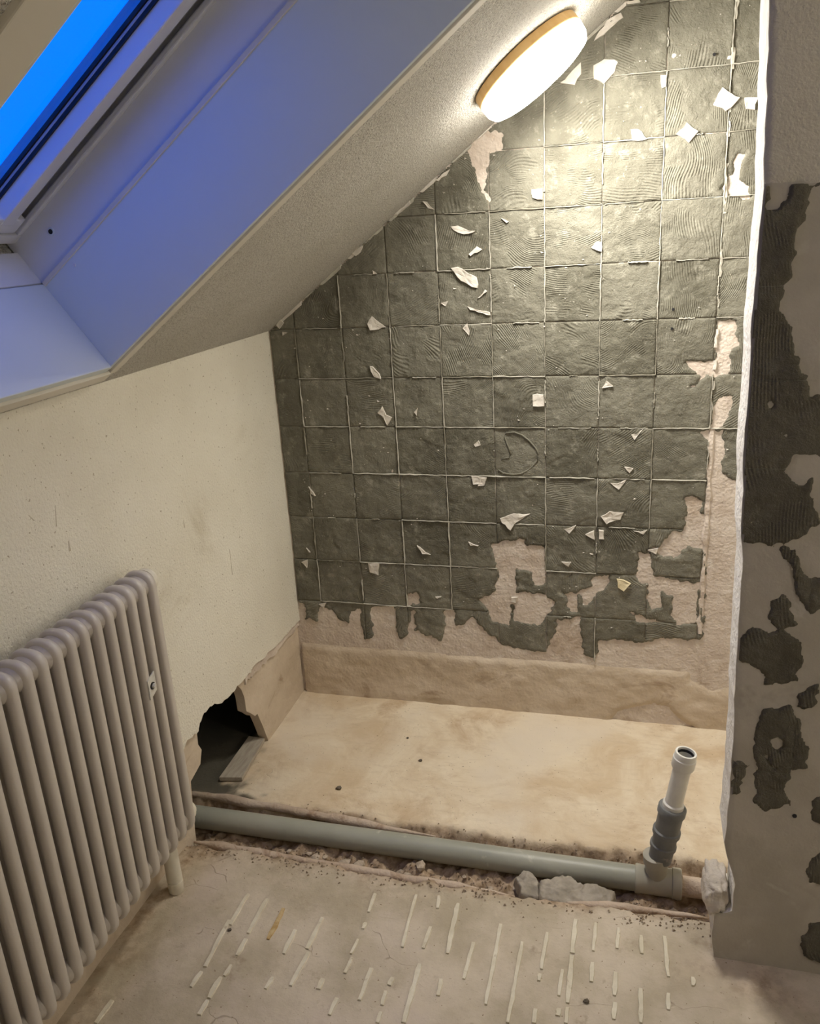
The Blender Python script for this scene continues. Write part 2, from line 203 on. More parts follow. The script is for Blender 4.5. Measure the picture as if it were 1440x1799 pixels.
M['roughcast'] = rough_mat('roughcast_painted_ceiling', (0.72, 0.69, 0.61), (0.79, 0.76, 0.69), 4, 0.85,
                           ((190, 1.0, 0.012), (400, 0.9, 0.006)), specks=((0.52, 0.48, 0.41), 230, 0.5, 0.68))
M['part_plain'] = rough_mat('smooth_grey_filler', (0.36, 0.325, 0.27), (0.44, 0.40, 0.34), 6, 0.85,
                            ((30, 0.3, 0.004), (160, 0.25, 0.002)), stain=(((0.27, 0.24, 0.195), 5, 0.52, 0.72), ((0.45, 0.415, 0.36), 9, 0.56, 0.7)))
M['part_paint'] = rough_mat('dull_painted_plaster', (0.50, 0.465, 0.385), (0.56, 0.52, 0.44), 4, 0.88, ((140, 0.6, 0.004), (300, 0.3, 0.002)))
M['edge_white'] = rough_mat('broken_white_gypsum', (0.70, 0.66, 0.60), (0.80, 0.77, 0.72), 18, 0.9, ((70, 0.7, 0.006), (200, 0.4, 0.002)))
M['lump'] = rough_mat('dusty_broken_plaster', (0.50, 0.445, 0.38), (0.62, 0.56, 0.49), 18, 0.9, ((70, 0.7, 0.006), (200, 0.4, 0.002)))
M['scuff'] = rough_mat('grey_brown_scuff', (0.44, 0.385, 0.295), (0.52, 0.465, 0.37), 90, 0.9, ())
M['shell'] = rough_mat('plain_room_plaster', (0.76, 0.73, 0.66), (0.80, 0.77, 0.70), 3, 0.9, ((140, 0.4, 0.003),))
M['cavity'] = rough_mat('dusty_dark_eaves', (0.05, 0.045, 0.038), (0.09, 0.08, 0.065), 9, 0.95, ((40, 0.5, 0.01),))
M['lining'] = rough_mat('white_window_lining', (0.57, 0.62, 0.635), (0.60, 0.65, 0.665), 2, 0.5, ((8, 0.02, 0.002),), spec=0.4)
M['lining_edge'] = rough_mat('off_white_lining_edge', (0.60, 0.565, 0.49), (0.65, 0.615, 0.54), 4, 0.6, ((60, 0.1, 0.002),))
M['frame'] = rough_mat('white_window_frame', (0.60, 0.60, 0.60), (0.64, 0.64, 0.64), 3, 0.45, ((8, 0.02, 0.002),), spec=0.4)
M['gasket'] = rough_mat('black_rubber_gasket', (0.012, 0.012, 0.014), (0.02, 0.02, 0.022), 20, 0.6, ())
M['bead'] = rough_mat('aluminium_glazing_bead', (0.35, 0.36, 0.38), (0.40, 0.41, 0.43), 20, 0.4, ())
M['recess_shade'] = rough_mat('shaded_frame_recess', (0.24, 0.24, 0.24), (0.28, 0.28, 0.28), 20, 0.7, ())  # shade of the frame recess put into a darker grey
M['radiator'] = rough_mat('warm_grey_radiator_enamel', (0.50, 0.455, 0.405), (0.54, 0.495, 0.44), 5, 0.36, ((70, 0.03, 0.002),), spec=0.5)
M['cap'] = rough_mat('cream_plug_paint', (0.62, 0.58, 0.48), (0.68, 0.64, 0.54), 20, 0.5, ())
M['steel'] = rough_mat('scratched_bracket_steel', (0.52, 0.50, 0.45), (0.62, 0.60, 0.55), 60, 0.4, ())
M['wood'] = rough_mat('light_oak_ring', (0.76, 0.49, 0.20), (0.84, 0.58, 0.27), 14, 0.5, ((60, 0.1, 0.002),), stretch=(1, 6, 1))
M['pipe'] = rough_mat('grey_green_drain_pipe', (0.30, 0.305, 0.255), (0.35, 0.35, 0.295), 6, 0.42,
                      ((30, 0.1, 0.003),), stain=(((0.46, 0.45, 0.39), 16, 0.62, 0.72), ((0.36, 0.30, 0.22), 7, 0.6, 0.8)), spec=0.45)
M['pipe_tee'] = rough_mat('beige_tee_fitting', (0.36, 0.345, 0.285), (0.43, 0.405, 0.34), 10, 0.5, ((40, 0.1, 0.003),), stain=(((0.38, 0.28, 0.18), 14, 0.6, 0.8),))
M['rubber'] = rough_mat('dark_grey_rubber_coupling', (0.155, 0.16, 0.16), (0.20, 0.205, 0.20), 18, 0.5, ((70, 0.15, 0.002),), stain=(((0.32, 0.30, 0.27), 22, 0.64, 0.78),))
M['white_pipe'] = rough_mat('off_white_waste_pipe', (0.66, 0.65, 0.60), (0.74, 0.73, 0.68), 14, 0.38, ((60, 0.05, 0.002),), spec=0.5)
M['pipe_inside'] = rough_mat('dark_pipe_bore', (0.06, 0.055, 0.045), (0.11, 0.10, 0.08), 30, 0.7, ())
M['mortar'] = rough_mat('pinkish_dusty_mortar', (0.46, 0.36, 0.275), (0.56, 0.46, 0.37), 12, 0.92, ((50, 0.7, 0.006), (160, 0.5, 0.003)), stain=(((0.33, 0.225, 0.15), 16, 0.52, 0.7),))
M['rubble'] = rough_mat('grey_mortar_rubble', (0.36, 0.29, 0.22), (0.52, 0.435, 0.34), 45, 0.95, ((90, 0.7, 0.005),))
M['flake'] = rough_mat('thin_grey_mortar_flake', (0.25, 0.22, 0.175), (0.39, 0.345, 0.285), 22, 0.6, ((35, 0.5, 0.008), (120, 0.4, 0.003)))
M['grit'] = rough_mat('brown_grit', (0.24, 0.18, 0.125), (0.46, 0.38, 0.29), 140, 0.95, ((200, 0.6, 0.003),))
M['strip'] = rough_mat('cream_floor_grout', (0.60, 0.545, 0.42), (0.70, 0.65, 0.53), 20, 0.85, ((120, 0.5, 0.002),), stain=(((0.48, 0.41, 0.30), 30, 0.58, 0.72),))
M['strip_rust'] = rough_mat('ochre_floor_grout', (0.42, 0.28, 0.11), (0.56, 0.43, 0.24), 50, 0.85, ((120, 0.5, 0.002),))
M['board'] = rough_mat('dusty_board', (0.36, 0.31, 0.245), (0.46, 0.41, 0.33), 14, 0.9, ((50, 0.3, 0.003),), stretch=(8, 1, 8))
M['dark_stone'] = rough_mat('dark_grit_stone', (0.09, 0.075, 0.055), (0.17, 0.14, 0.11), 60, 0.9, ((120, 0.5, 0.003),))

def floor_mat():
    m, nt, b = ntree('screed_floor')
    p = pos(nt)
    at_d = N(nt, 'ShaderNodeAttribute', attribute_name='dirt_shade').outputs['Fac']
    at_f = N(nt, 'ShaderNodeAttribute', attribute_name='front').outputs['Fac']
    sw = noise(nt, p, 3.6, 6, 0.65, 0.9)
    alc = mixc(nt, ramp(nt, sw, 0.34, 0.66), (0.61, 0.485, 0.33), (0.75, 0.655, 0.505))
    alc = mixc(nt, ramp(nt, noise(nt, p, 4.5, 6, 0.7, 0.5), 0.52, 0.74), alc, (0.50, 0.37, 0.24))
    st = noise(nt, scaled(nt, p, (18, 60, 20)), 1.0, 3, 0.6)
    alc = mixc(nt, math_n(nt, 'MULTIPLY', ramp(nt, st, 0.5, 0.75), 0.35), alc, (0.50, 0.39, 0.27))
    alc = mixc(nt, ramp(nt, noise(nt, p, 1.7, 4, 0.6), 0.52, 0.72), alc, (0.70, 0.615, 0.495))
    fr = mixc(nt, ramp(nt, noise(nt, p, 5, 7, 0.62), 0.36, 0.64), (0.42, 0.36, 0.265), (0.57, 0.495, 0.395))
    fr = mixc(nt, ramp(nt, noise(nt, p, 2.0, 5, 0.6), 0.52, 0.7), fr, (0.56, 0.48, 0.405))
    fr = mixc(nt, ramp(nt, noise(nt, p, 9, 5, 0.7), 0.58, 0.74), fr, (0.33, 0.265, 0.19))
    cr = N(nt, 'ShaderNodeTexVoronoi', feature='DISTANCE_TO_EDGE')
    cr.inputs['Scale'].default_value = 7.0
    wv = N(nt, 'ShaderNodeVectorMath', operation='ADD')
    L(nt, scaled(nt, p, (0.55, 1.5, 1)), wv.inputs[0])
    nz = N(nt, 'ShaderNodeTexNoise'); nz.inputs['Scale'].default_value = 9; L(nt, p, nz.inputs['Vector'])
    L(nt, scaled(nt, nz.outputs['Color'], (0.12, 0.12, 0.12)), wv.inputs[1]); L(nt, wv.outputs[0], cr.inputs['Vector'])
    crk = math_n(nt, 'MULTIPLY', math_n(nt, 'SUBTRACT', 1.0, ramp(nt, cr.outputs[0], 0.002, 0.010)), ramp(nt, noise(nt, p, 8, 3), 0.56, 0.64))
    fr = mixc(nt, math_n(nt, 'MULTIPLY', crk, 0.5), fr, (0.20, 0.15, 0.10))
    col = mixc(nt, at_f, alc, fr)
    dirt_shade = mixc(nt, ramp(nt, noise(nt, p, 40, 5, 0.65), 0.35, 0.65), (0.24, 0.165, 0.10), (0.47, 0.36, 0.255))
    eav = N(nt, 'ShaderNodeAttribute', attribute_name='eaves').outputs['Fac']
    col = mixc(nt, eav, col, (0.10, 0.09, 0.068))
    col = mixc(nt, at_d, col, dirt_shade)
    col = mixc(nt, ramp(nt, noise(nt, p, 150, 2, 0.5), 0.70, 0.76), col, (0.22, 0.16, 0.10))
    L(nt, col, b.inputs['Base Color'])
    b.inputs['Roughness'].default_value = 0.9
    b.inputs['Specular IOR Level'].default_value = 0.25
    n1 = bump(nt, noise(nt, p, 130, 4, 0.6), 0.35, 0.003)
    n2 = bump(nt, noise(nt, p, 22, 5, 0.6), 0.55, 0.007, n1)
    n3 = bump(nt, math_n(nt, 'MULTIPLY', crk, -1.0), 0.4, 0.003, n2)
    L(nt, n3, b.inputs['Normal'])
    return m
M['floor'] = floor_mat()

def glass_mat():
    m = bpy.data.materials.new('window_glass'); m.use_nodes = True
    nt = m.node_tree; nt.nodes.clear()
    o = N(nt, 'ShaderNodeOutputMaterial'); mx = N(nt, 'ShaderNodeMixShader')
    t = N(nt, 'ShaderNodeBsdfTransparent'); g = N(nt, 'ShaderNodeBsdfGlossy')
    t.inputs[0].default_value = (0.94, 0.97, 1, 1); g.inputs['Roughness'].default_value = 0.02
    mx.inputs[0].default_value = 0.04
    L(nt, t.outputs[0], mx.inputs[1]); L(nt, g.outputs[0], mx.inputs[2]); L(nt, mx.outputs[0], o.inputs[0])
    return m
M['glass'] = glass_mat()
def lamp_mat(name, share):
    m, nt, b = ntree(name)
    b.inputs['Base Color'].default_value = (0.9, 0.88, 0.84, 1)
    b.inputs['Emission Color'].default_value = (*LAMP_COLOR, 1)
    b.inputs['Emission Strength'].default_value = LAMP_STRENGTH * share
    return m
M['lamp'] = lamp_mat('lit_opal_diffuser', 1.0)
M['fill_globe'] = lamp_mat('added_fill_globe', FILL_LIGHT_STRENGTH / LAMP_STRENGTH)  # glow of the added fill light
M['lamp_rim'] = lamp_mat('lit_opal_diffuser_rim', 0.2)

# ------------------------------------------------------------------ object helpers
def tag(o, label=None, cat=None, group=None, kind=None):
    if label: o['label'] = label
    if cat: o['category'] = cat
    if group: o['group'] = group
    if kind: o['kind'] = kind
    return o
def empty(name, loc=(0, 0, 0)):
    o = bpy.data.objects.new(name, None)
    o.empty_display_size = 0.05
    COL.objects.link(o)
    o.location = loc
    return o
def root_loc(parent):
    v = Vector((0, 0, 0))
    while parent is not None:
        v += Vector(parent.location); parent = parent.parent
    return v
def link(name, me, mat, parent=None, at=None):
    """at = world position of the mesh origin (meshes are modelled in world coordinates when at is None)"""
    o = bpy.data.objects.new(name, me)
    COL.objects.link(o)
    if mat is not None and len(me.materials) == 0: me.materials.append(mat)
    w = Vector(at) if at is not None else Vector((0, 0, 0))
    if parent is not None:
        o.parent = parent
        w = w - root_loc(parent)
    o.location = w
    return o
def mesh_from(name, verts, faces, smooth=False):
    me = bpy.data.meshes.new(name)
    me.from_pydata([tuple(v) for v in verts], [], [tuple(int(i) for i in q) for q in faces])
    me.update()
    if smooth: me.polygons.foreach_set('use_smooth', [True] * len(me.polygons))
    return me
def mesh_bm(name, bm, smooth=False, normals=True):
    if normals: bmesh.ops.recalc_face_normals(bm, faces=bm.faces)
    me = bpy.data.meshes.new(name)
    bm.to_mesh(me); bm.free()
    if smooth: me.polygons.foreach_set('use_smooth', [True] * len(me.polygons))
    return me
def add_hexa(bm, pts):
    vs = [bm.verts.new(p) for p in pts]
    for q in ((0, 1, 2, 3), (4, 5, 6, 7), (0, 1, 5, 4), (1, 2, 6, 5), (2, 3, 7, 6), (3, 0, 4, 7)):
        bm.faces.new([vs[i] for i in q])
def box_pts(x0, x1, y0, y1, z0, z1):
    return [(x0, y0, z0), (x1, y0, z0), (x1, y1, z0), (x0, y1, z0), (x0, y0, z1), (x1, y0, z1), (x1, y1, z1), (x0, y1, z1)]
def slope_box_pts(s0, s1, y0, y1, d0, d1):
    return [slope_pt(s, y, d_) for d_ in (d0, d1) for (s, y) in ((s0, y0), (s1, y0), (s1, y1), (s0, y1))]
def bevel_bm(bm, w, seg=2):
    bmesh.ops.recalc_face_normals(bm, faces=bm.faces)
    bmesh.ops.bevel(bm, geom=list(bm.edges), offset=w, segments=seg, affect='EDGES', profile=0.6)
def boxes(name, mat, parent, *pts, bevel=0.0):
    bm = bmesh.new()
    for p in pts: add_hexa(bm, p)
    if bevel: bevel_bm(bm, bevel)
    return link(name, mesh_bm(name, bm), mat, parent)
def prism(name, outline, to3, depth_vec, mat, parent=None, jitter=0.0):
    """extrude a closed 2D outline (list of pairs) mapped by to3 along depth_vec"""
    bm = bmesh.new()
    vs = [bm.verts.new(to3(u, v)) for u, v in outline]
    es = [bm.edges.new((vs[i], vs[(i + 1) % len(vs)])) for i in range(len(vs))]
    bmesh.ops.triangle_fill(bm, use_beauty=True, edges=es)
    ext = bmesh.ops.extrude_face_region(bm, geom=list(bm.faces))
    nv = [g for g in ext['geom'] if isinstance(g, bmesh.types.BMVert)]
    for v in nv:
        v.co += Vector(depth_vec)
        if jitter: v.co += Vector((rng.uniform(-1, 1), rng.uniform(-1, 1), rng.uniform(-1, 1))) * jitter
    return link(name, mesh_bm(name, bm), mat, parent)
def lathe(bm, prof, origin, axis, seg=24, cap=True):
    """profile of (distance along axis, radius)"""
    a = Vector(axis).normalized()
    u = a.orthogonal().normalized(); w = a.cross(u)
    rings = []
    for t, rad in prof:
        rings.append([bm.verts.new(Vector(origin) + a * t + (u * math.cos(2 * math.pi * k / seg) + w * math.sin(2 * math.pi * k / seg)) * rad) for k in range(seg)])
    for i in range(len(rings) - 1):
        for k in range(seg):
            bm.faces.new((rings[i][k], rings[i][(k + 1) % seg], rings[i + 1][(k + 1) % seg], rings[i + 1][k]))
    if cap:
        bm.faces.new(rings[0]); bm.faces.new(rings[-1])
def auto_smooth(o, ang=40):
    me = o.data
    me.polygons.foreach_set('use_smooth', [True] * len(me.polygons))
    bm = bmesh.new(); bm.from_mesh(me)
    for e in bm.edges:
        if len(e.link_faces) == 2 and e.calc_face_angle(0) > math.radians(ang): e.smooth = False
    bm.to_mesh(me); bm.free()
    return o
def lathe_obj(name, prof, origin, axis, mat, parent, seg=24, cap=True):
    bm = bmesh.new(); lathe(bm, prof, (0, 0, 0), axis, seg, cap)
    return auto_smooth(link(name, mesh_bm(name, bm), mat, parent, origin))
def tube_path(pts, rads, seg=10):
    """tube mesh data through a list of points"""
    verts, faces = [], []
    for i, p in enumerate(pts):
        p = Vector(p)
        t = (Vector(pts[min(i + 1, len(pts) - 1)]) - Vector(pts[max(i - 1, 0)])).normalized()
        u = t.cross(Vector((0, 0, 1))).normalized(); w = u.cross(t)
        for k in range(seg):
            a = 2 * math.pi * k / seg
            verts.append(p + (u * math.cos(a) + w * math.sin(a)) * rads[i])
    for i in range(len(pts) - 1):
        for k in range(seg):
            a, b_ = i * seg + k, i * seg + (k + 1) % seg
            faces.append((a, b_, b_ + seg, a + seg))
    faces.append(tuple(range(seg))[::-1]); faces.append(tuple(range((len(pts) - 1) * seg, len(pts) * seg)))
    return verts, faces

# numpy relief helpers
_TAB = {}
def vnoise(u, v, scale, seed):
    if seed not in _TAB: _TAB[seed] = np.random.default_rng(seed).random((64, 64))
    tab = _TAB[seed]
    a, b = np.asarray(u) * scale + 17.3, np.asarray(v) * scale + 9.1
    i, j = np.floor(a).astype(int), np.floor(b).astype(int)
    fu, fv = a - i, b - j
    fu, fv = fu * fu * (3 - 2 * fu), fv * fv * (3 - 2 * fv)
    t = lambda p, q: tab[p % 64, q % 64]
    return (t(i, j) * (1 - fu) + t(i + 1, j) * fu) * (1 - fv) + (t(i, j + 1) * (1 - fu) + t(i + 1, j + 1) * fu) * fv - 0.5
def fnoise(u, v, scale, seed, oct=3):
    return sum(vnoise(u, v, scale * 2 ** k, seed + k) / 2 ** k for k in range(oct))
def sd_poly(u, v, poly):
    u, v = np.asarray(u), np.asarray(v)
    dist = np.full(u.shape, 1e9); inside = np.zeros(u.shape, bool)
    n = len(poly)
    for k in range(n):
        (x0, y0), (x1, y1) = poly[k], poly[(k + 1) % n]
        ex, ey = x1 - x0, y1 - y0
        t = np.clip(((u - x0) * ex + (v - y0) * ey) / (ex * ex + ey * ey + 1e-12), 0, 1)
        dist = np.minimum(dist, np.hypot(u - x0 - t * ex, v - y0 - t * ey))
        if abs(ey) > 1e-12:
            c = ((y0 > v) != (y1 > v)) & (u < ex * (v - y0) / ey + x0)
            inside ^= c
    return np.where(inside, -dist, dist)
def sd_union(u, v, polys, pad=0.03):
    out = np.full(np.asarray(u).shape, 1e9)
    u0, u1, v0, v1 = u.min() - pad, u.max() + pad, v.min() - pad, v.max() + pad
    for p in polys:
        a = np.asarray(p)
        if a[:, 0].max() < u0 or a[:, 0].min() > u1 or a[:, 1].max() < v0 or a[:, 1].min() > v1: continue
        out = np.minimum(out, sd_poly(u, v, p))
    return np.minimum(out, pad + 0.0)
def smooth01(t):
    t = np.clip(t, 0, 1); return t * t * (3 - 2 * t)
def relief(name, U, V, H, to3, mat, parent, drop=-0.0012, smooth=True, ok=None):
    """grid relief; quads wholly below drop are left out"""
    n, m = U.shape
    keep = H > drop
    quad = keep[:-1, :-1] | keep[1:, :-1] | keep[:-1, 1:] | keep[1:, 1:]
    if ok is not None: quad &= ok[:-1, :-1] & ok[1:, :-1] & ok[:-1, 1:] & ok[1:, 1:]
    if not quad.any(): return None
    idx = np.arange(n * m).reshape(n, m)
    qi, qj = np.nonzero(quad)
    faces = np.stack([idx[qi, qj], idx[qi + 1, qj], idx[qi + 1, qj + 1], idx[qi, qj + 1]], 1)
    used = np.unique(faces)
    remap = np.full(n * m, -1); remap[used] = np.arange(len(used))
    X, Y, Z = to3(U.ravel()[used], V.ravel()[used], H.ravel()[used])
    me = bpy.data.meshes.new(name)
    me.from_pydata(np.stack([X, Y, Z], 1).tolist(), [], remap[faces].tolist())
    me.update()
    if smooth: me.polygons.foreach_set('use_smooth', [True] * len(me.polygons))
    return link(name, me, mat, parent)

# ------------------------------------------------------------------ room shell
XR, YF, ZC = 3.2, -3.6, 2.45
wall_back = tag(prism('wall_back', [(-0.86, -0.2), (1.9, -0.2), (1.9, 2.6), (1.6, 2.6), (-0.86, SLOPE0 + SLOPE * -0.86 + 0.1)], lambda x, z: (x, 0.0, z), (0, 0.2, 0), M['bare_plaster']),
                'gable wall covered in old grey tile adhesive squares above bare plaster', 'wall', kind='structure')

# knee wall: bare base with the broken hole, cream plaster coat on top
knee_to3 = lambda y, z: (-0.012, y, z)
hole = list(HOLE_R) + [(-0.30, -0.06)] 
base_outline = [(0.0, -0.06)] + hole[::-1] + [(-0.5, 0.335), (-0.6, 0.345), (-0.68, 0.335)] + list(HOLE_L)[::-1] + [(-0.80, -0.06), (YF, -0.06), (YF, 1.262), (0.0, 1.262)]
wall_left = tag(prism('wall_left', base_outline, knee_to3, (-0.030, 0, 0), M['band'], None),
                'low knee wall with a broken hole at the floor beside the radiator', 'wall', kind='structure')
edge = [(y, z) for y, z in CREAM_EDGE if y < -0.004]
ragged = []
for (a, b_) in zip(edge[:-1], edge[1:]):
    for t in (0, 0.34, 0.67):
        ragged.append((a[0] + (b_[0] - a[0]) * t, a[1] + (b_[1] - a[1]) * t + rng.uniform(-0.004, 0.004)))
yy = edge[-1][0] - 0.02
while yy > YF + 0.05:
    ragged.append((yy, 0.30 + rng.uniform(-0.012, 0.012))); yy -= 0.06
cream_outline = [(0.0, 1.268), (0.0, 0.279)] + ragged + [(YF, 0.30), (YF, 1.268)]
low = [(y, z - 0.018 - rng.uniform(0, 0.016)) for y, z in ragged if y > -0.43]
tag(prism('render_coat', [(0.0, 0.30), (0.0, 0.258)] + low + [(low[-1][0], 0.31)], lambda y, z: (-0.0055, y, z), (-0.0065, 0, 0), M['bare_plaster'], wall_left), 'pale torn render edge')
tag(prism('plaster_coat', cream_outline, lambda y, z: (0.0, y, z), (-0.0125, 0, 0), M['cream'], wall_left), 'cream painted rough plaster')

for k, ((y0, z0), (y1, z1)) in enumerate(SCUFFS):
    w = 0.0011 if k != 1 else 0.003
    bm = bmesh.new()
    add_hexa(bm, [(-0.001, y0 - w * 0.3, z0), (-0.001, y0 + w * 0.3, z0), (-0.001, y1 + w, z1), (-0.001, y1 - w, z1), (0.0006, y0 - w * 0.3, z0), (0.0006, y0 + w * 0.3, z0), (0.0006, y1 + w, z1), (0.0006, y1 - w, z1)])
    link('scuff_mark', mesh_bm('scuff_mark', bm), M['scuff'], wall_left)

# partition on the right, with its broken end
pe = [(1.270, 2.30)] + list(PART_EDGE) + [(1.303, -0.05)]
pl = []
for (a, b_) in zip(pe[:-1], pe[1:]):
    n = max(1, int(abs(a[1] - b_[1]) / 0.02))
    for t in range(n):
        f_ = t / n
        pl.append((a[0] + (b_[0] - a[0]) * f_ + rng.uniform(-0.0012, 0.0012), a[1] + (b_[1] - a[1]) * f_))
pl.append(pe[-1])
wall_right = tag(prism('wall_right', pl + [(XR, -0.05), (XR, ZC), (1.272, ZC)], lambda x, z: (x, YP, z), (0, YPB - YP, 0), M['edge_white'], None, jitter=0.0),
                 'partition wall with patchy dark adhesive and a broken white plaster edge', 'wall', kind='structure')
tag(boxes('wall_alcove', M['shell'], None, box_pts(1.75, 1.86, YPB, 0.0, -0.2, ZC)), 'plain plaster wall closing the alcove behind the partition', 'wall', kind='structure')
tag(boxes('wall_side', M['shell'], None, box_pts(XR, XR + 0.12, YF, YP, -0.2, ZC + 0.1)), 'plain plaster wall on the far right of the room', 'wall', kind='structure')
tag(boxes('wall_front', M['shell'], None, box_pts(-0.75, XR + 0.12, YF - 0.12, YF, -0.2, ZC + 0.1)), 'plain plaster wall behind the viewer', 'wall', kind='structure')
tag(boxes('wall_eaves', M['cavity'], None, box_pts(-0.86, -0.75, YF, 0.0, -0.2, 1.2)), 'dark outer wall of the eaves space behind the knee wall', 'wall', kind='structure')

# sloped ceiling with the roof window opening, flat ceiling beyond
WS0, WS1, WY0, WY1 = 0.062, 1.24, -1.72, -0.905
S_TOP = (ZC - SLOPE0) / math.sin(SA) 
RT = 0.36
ceiling = tag(boxes('ceiling', M['roughcast'], None,
                    slope_box_pts(-1.05, S_TOP + 0.2, WY1, 0.05, 0, RT), slope_box_pts(-1.05, S_TOP + 0.2, YF - 0.05, WY0, 0, RT),
                    slope_box_pts(-1.05, WS0, WY0, WY1, 0, RT), slope_box_pts(WS1, S_TOP + 0.2, WY0, WY1, 0, RT)),
              'sloping roughcast ceiling under the roof with the skylight opening', 'ceiling', kind='structure')
tag(boxes('ceiling_flat', M['shell'], None, box_pts(S_TOP * math.cos(SA) - 0.02, XR + 0.12, YF - 0.12, 0.05, ZC, ZC + 0.12)), 'flat plaster ceiling above the middle of the room', 'ceiling', kind='structure')

# ------------------------------------------------------------------ floor: alcove screed, pipe trench, front floor
def axis_pts(*spans):
    out = []
    for a, b_, st in spans:
        n = max(1, int(round((b_ - a) / st)))
        out += list(np.linspace(a, b_, n, endpoint=False))
    return np.array(out + [spans[-1][1]])
fx = axis_pts((-0.75, -0.1, 0.03), (-0.1, 1.45, 0.007), (1.45, 1.75, 0.03), (1.75, XR, 0.1))
fy = axis_pts((YF, -1.7, 0.1), (-1.7, -0.93, 0.015), (-0.93, -0.55, 0.0055), (-0.55, 0.0, 0.012))
FX, FY = np.meshgrid(fx, fy, indexing='ij')
def floor_height(x, y):
    yb = -0.618 + 0.028 * fnoise(x, x * 0 + 0.5, 2.2, 3) + 0.012 * fnoise(x, y, 22, 5)
    yf = -0.822 + 0.018 * fnoise(x, x * 0 + 3.5, 2.6, 8) + 0.016 * fnoise(x, y, 24, 15)
    back_f = smooth01((y - yb) / 0.022 + 0.5)
    front_f = smooth01((yf - y) / 0.034 + 0.5)
    gone = smooth01((x - 1.33) / 0.05)
    back_f = np.maximum(back_f, gone * (y > -0.70))
    tr = -0.036 + 0.018 * fnoise(x, y, 18, 31) + 0.02 * fnoise(x, y, 60, 33)
    alc = 0.006 * fnoise(x, y, 2.5, 41) + 0.0022 * fnoise(x, y, 24, 43)
    fr = FZ + 0.004 * fnoise(x, y, 5, 51) + 0.002 * fnoise(x, y, 40, 53)
    h = tr * (1 - back_f) * (1 - front_f) + alc * back_f + fr * front_f
    edge_d = np.exp(-((y - yb) / 0.022) ** 2) + np.exp(-((y - yf) / 0.03) ** 2)
    h = h + 0.010 * edge_d * fnoise(x, y, 45, 61)
    dirt_shade = np.clip((1 - back_f) * (1 - front_f) * 1.0 + 0.85 * edge_d * (0.55 + 1.3 * fnoise(x, y, 14, 71)), 0, 1)
    apron = np.exp(-np.maximum(yf - 0.01 - y, 0) / 0.035) * (y < yf) * np.clip(0.25 + 1.5 * fnoise(x, y, 9, 73), 0, 0.8) * (x < 1.33)
    dirt_shade = np.clip(dirt_shade + apron, 0, 1)
    radiator_grime_shade = np.exp(-np.maximum(x - 0.02, 0) / 0.04) * (y < -0.8)  # grime and contact shade beside the radiator, both in the floor colour
    dirt_shade = np.clip(dirt_shade + radiator_grime_shade * (0.5 + 1.2 * fnoise(x, y, 16, 77)), 0, 1)
    corner = np.exp(-np.hypot((x - 1.40) / 0.16, (y + 0.98) / 0.07) ** 2)  # browner oval at the foot of the partition
    dirt_shade = np.clip(dirt_shade + 0.5 * corner * (0.8 + fnoise(x, y, 22, 79)), 0, 1)
    return h, dirt_shade, front_f
H, DIRT_SHADE, FRONT = floor_height(FX, FY)
nfx, nfy = FX.shape
idx = np.arange(nfx * nfy).reshape(nfx, nfy)
ff = np.stack([idx[:-1, :-1], idx[1:, :-1], idx[1:, 1:], idx[:-1, 1:]], -1).reshape(-1, 4)
me = bpy.data.meshes.new('floor')
me.from_pydata(np.stack([FX.ravel(), FY.ravel(), H.ravel()], 1).tolist(), [], ff.tolist())
me.update()
me.polygons.foreach_set('use_smooth', [True] * len(me.polygons))
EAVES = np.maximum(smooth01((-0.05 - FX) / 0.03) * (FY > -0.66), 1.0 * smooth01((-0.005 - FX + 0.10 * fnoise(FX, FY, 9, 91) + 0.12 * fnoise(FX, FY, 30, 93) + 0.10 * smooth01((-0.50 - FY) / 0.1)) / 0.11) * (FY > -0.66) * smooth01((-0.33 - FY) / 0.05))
for nm, arr in (('dirt_shade', DIRT_SHADE), ('front', FRONT), ('eaves', EAVES)):
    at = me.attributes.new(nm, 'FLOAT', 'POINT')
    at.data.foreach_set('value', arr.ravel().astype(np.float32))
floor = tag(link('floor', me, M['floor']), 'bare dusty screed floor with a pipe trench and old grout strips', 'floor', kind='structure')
def fz(x, y):
    return float(floor_height(np.array([[x]]), np.array([[y]]))[0][0, 0])

# grout strips left on the front floor, each one a piece of the floor
for k, ((x0, y0), (x1, y1)) in enumerate(STRIPS):
    ln = math.hypot(x1 - x0, y1 - y0)
    n = max(3, int(ln / 0.018)); dx, dy = (x1 - x0) / ln, (y1 - y0) / ln
    w0 = rng.uniform(0.0046, 0.0064)
    top, bot = [], []
    for i in range(n + 1):
        t = i / n
        w = w0 * rng.uniform(0.75, 1.15) * (0.8 if i in (0, n) else 1)
        cx, cy = x0 + (x1 - x0) * t + rng.uniform(-1, 1) * 0.0008, y0 + (y1 - y0) * t
        zz = fz(cx, cy)
        for sgn in (-1, 1):
            top.append((cx - dy * w * sgn * 0.8, cy + dx * w * sgn * 0.8, zz + 0.0035))
            bot.append((cx - dy * w * sgn * 1.1, cy + dx * w * sgn * 1.1, zz - 0.002))
    o = len(top); faces = []
    for i in range(n):
        a = 2 * i
        faces += [(a, a + 1, a + 3, a + 2), (a, a + 2, o + a + 2, o + a), (a + 1, o + a + 1, o + a + 3, a + 3)]
    faces += [(0, o, o + 1, 1), (2 * n, 2 * n + 1, o + 2 * n + 1, o + 2 * n)]
    link('grout_strip', mesh_from('grout_strip', top + bot, faces), M['strip_rust'] if k == 8 else M['strip'], floor)

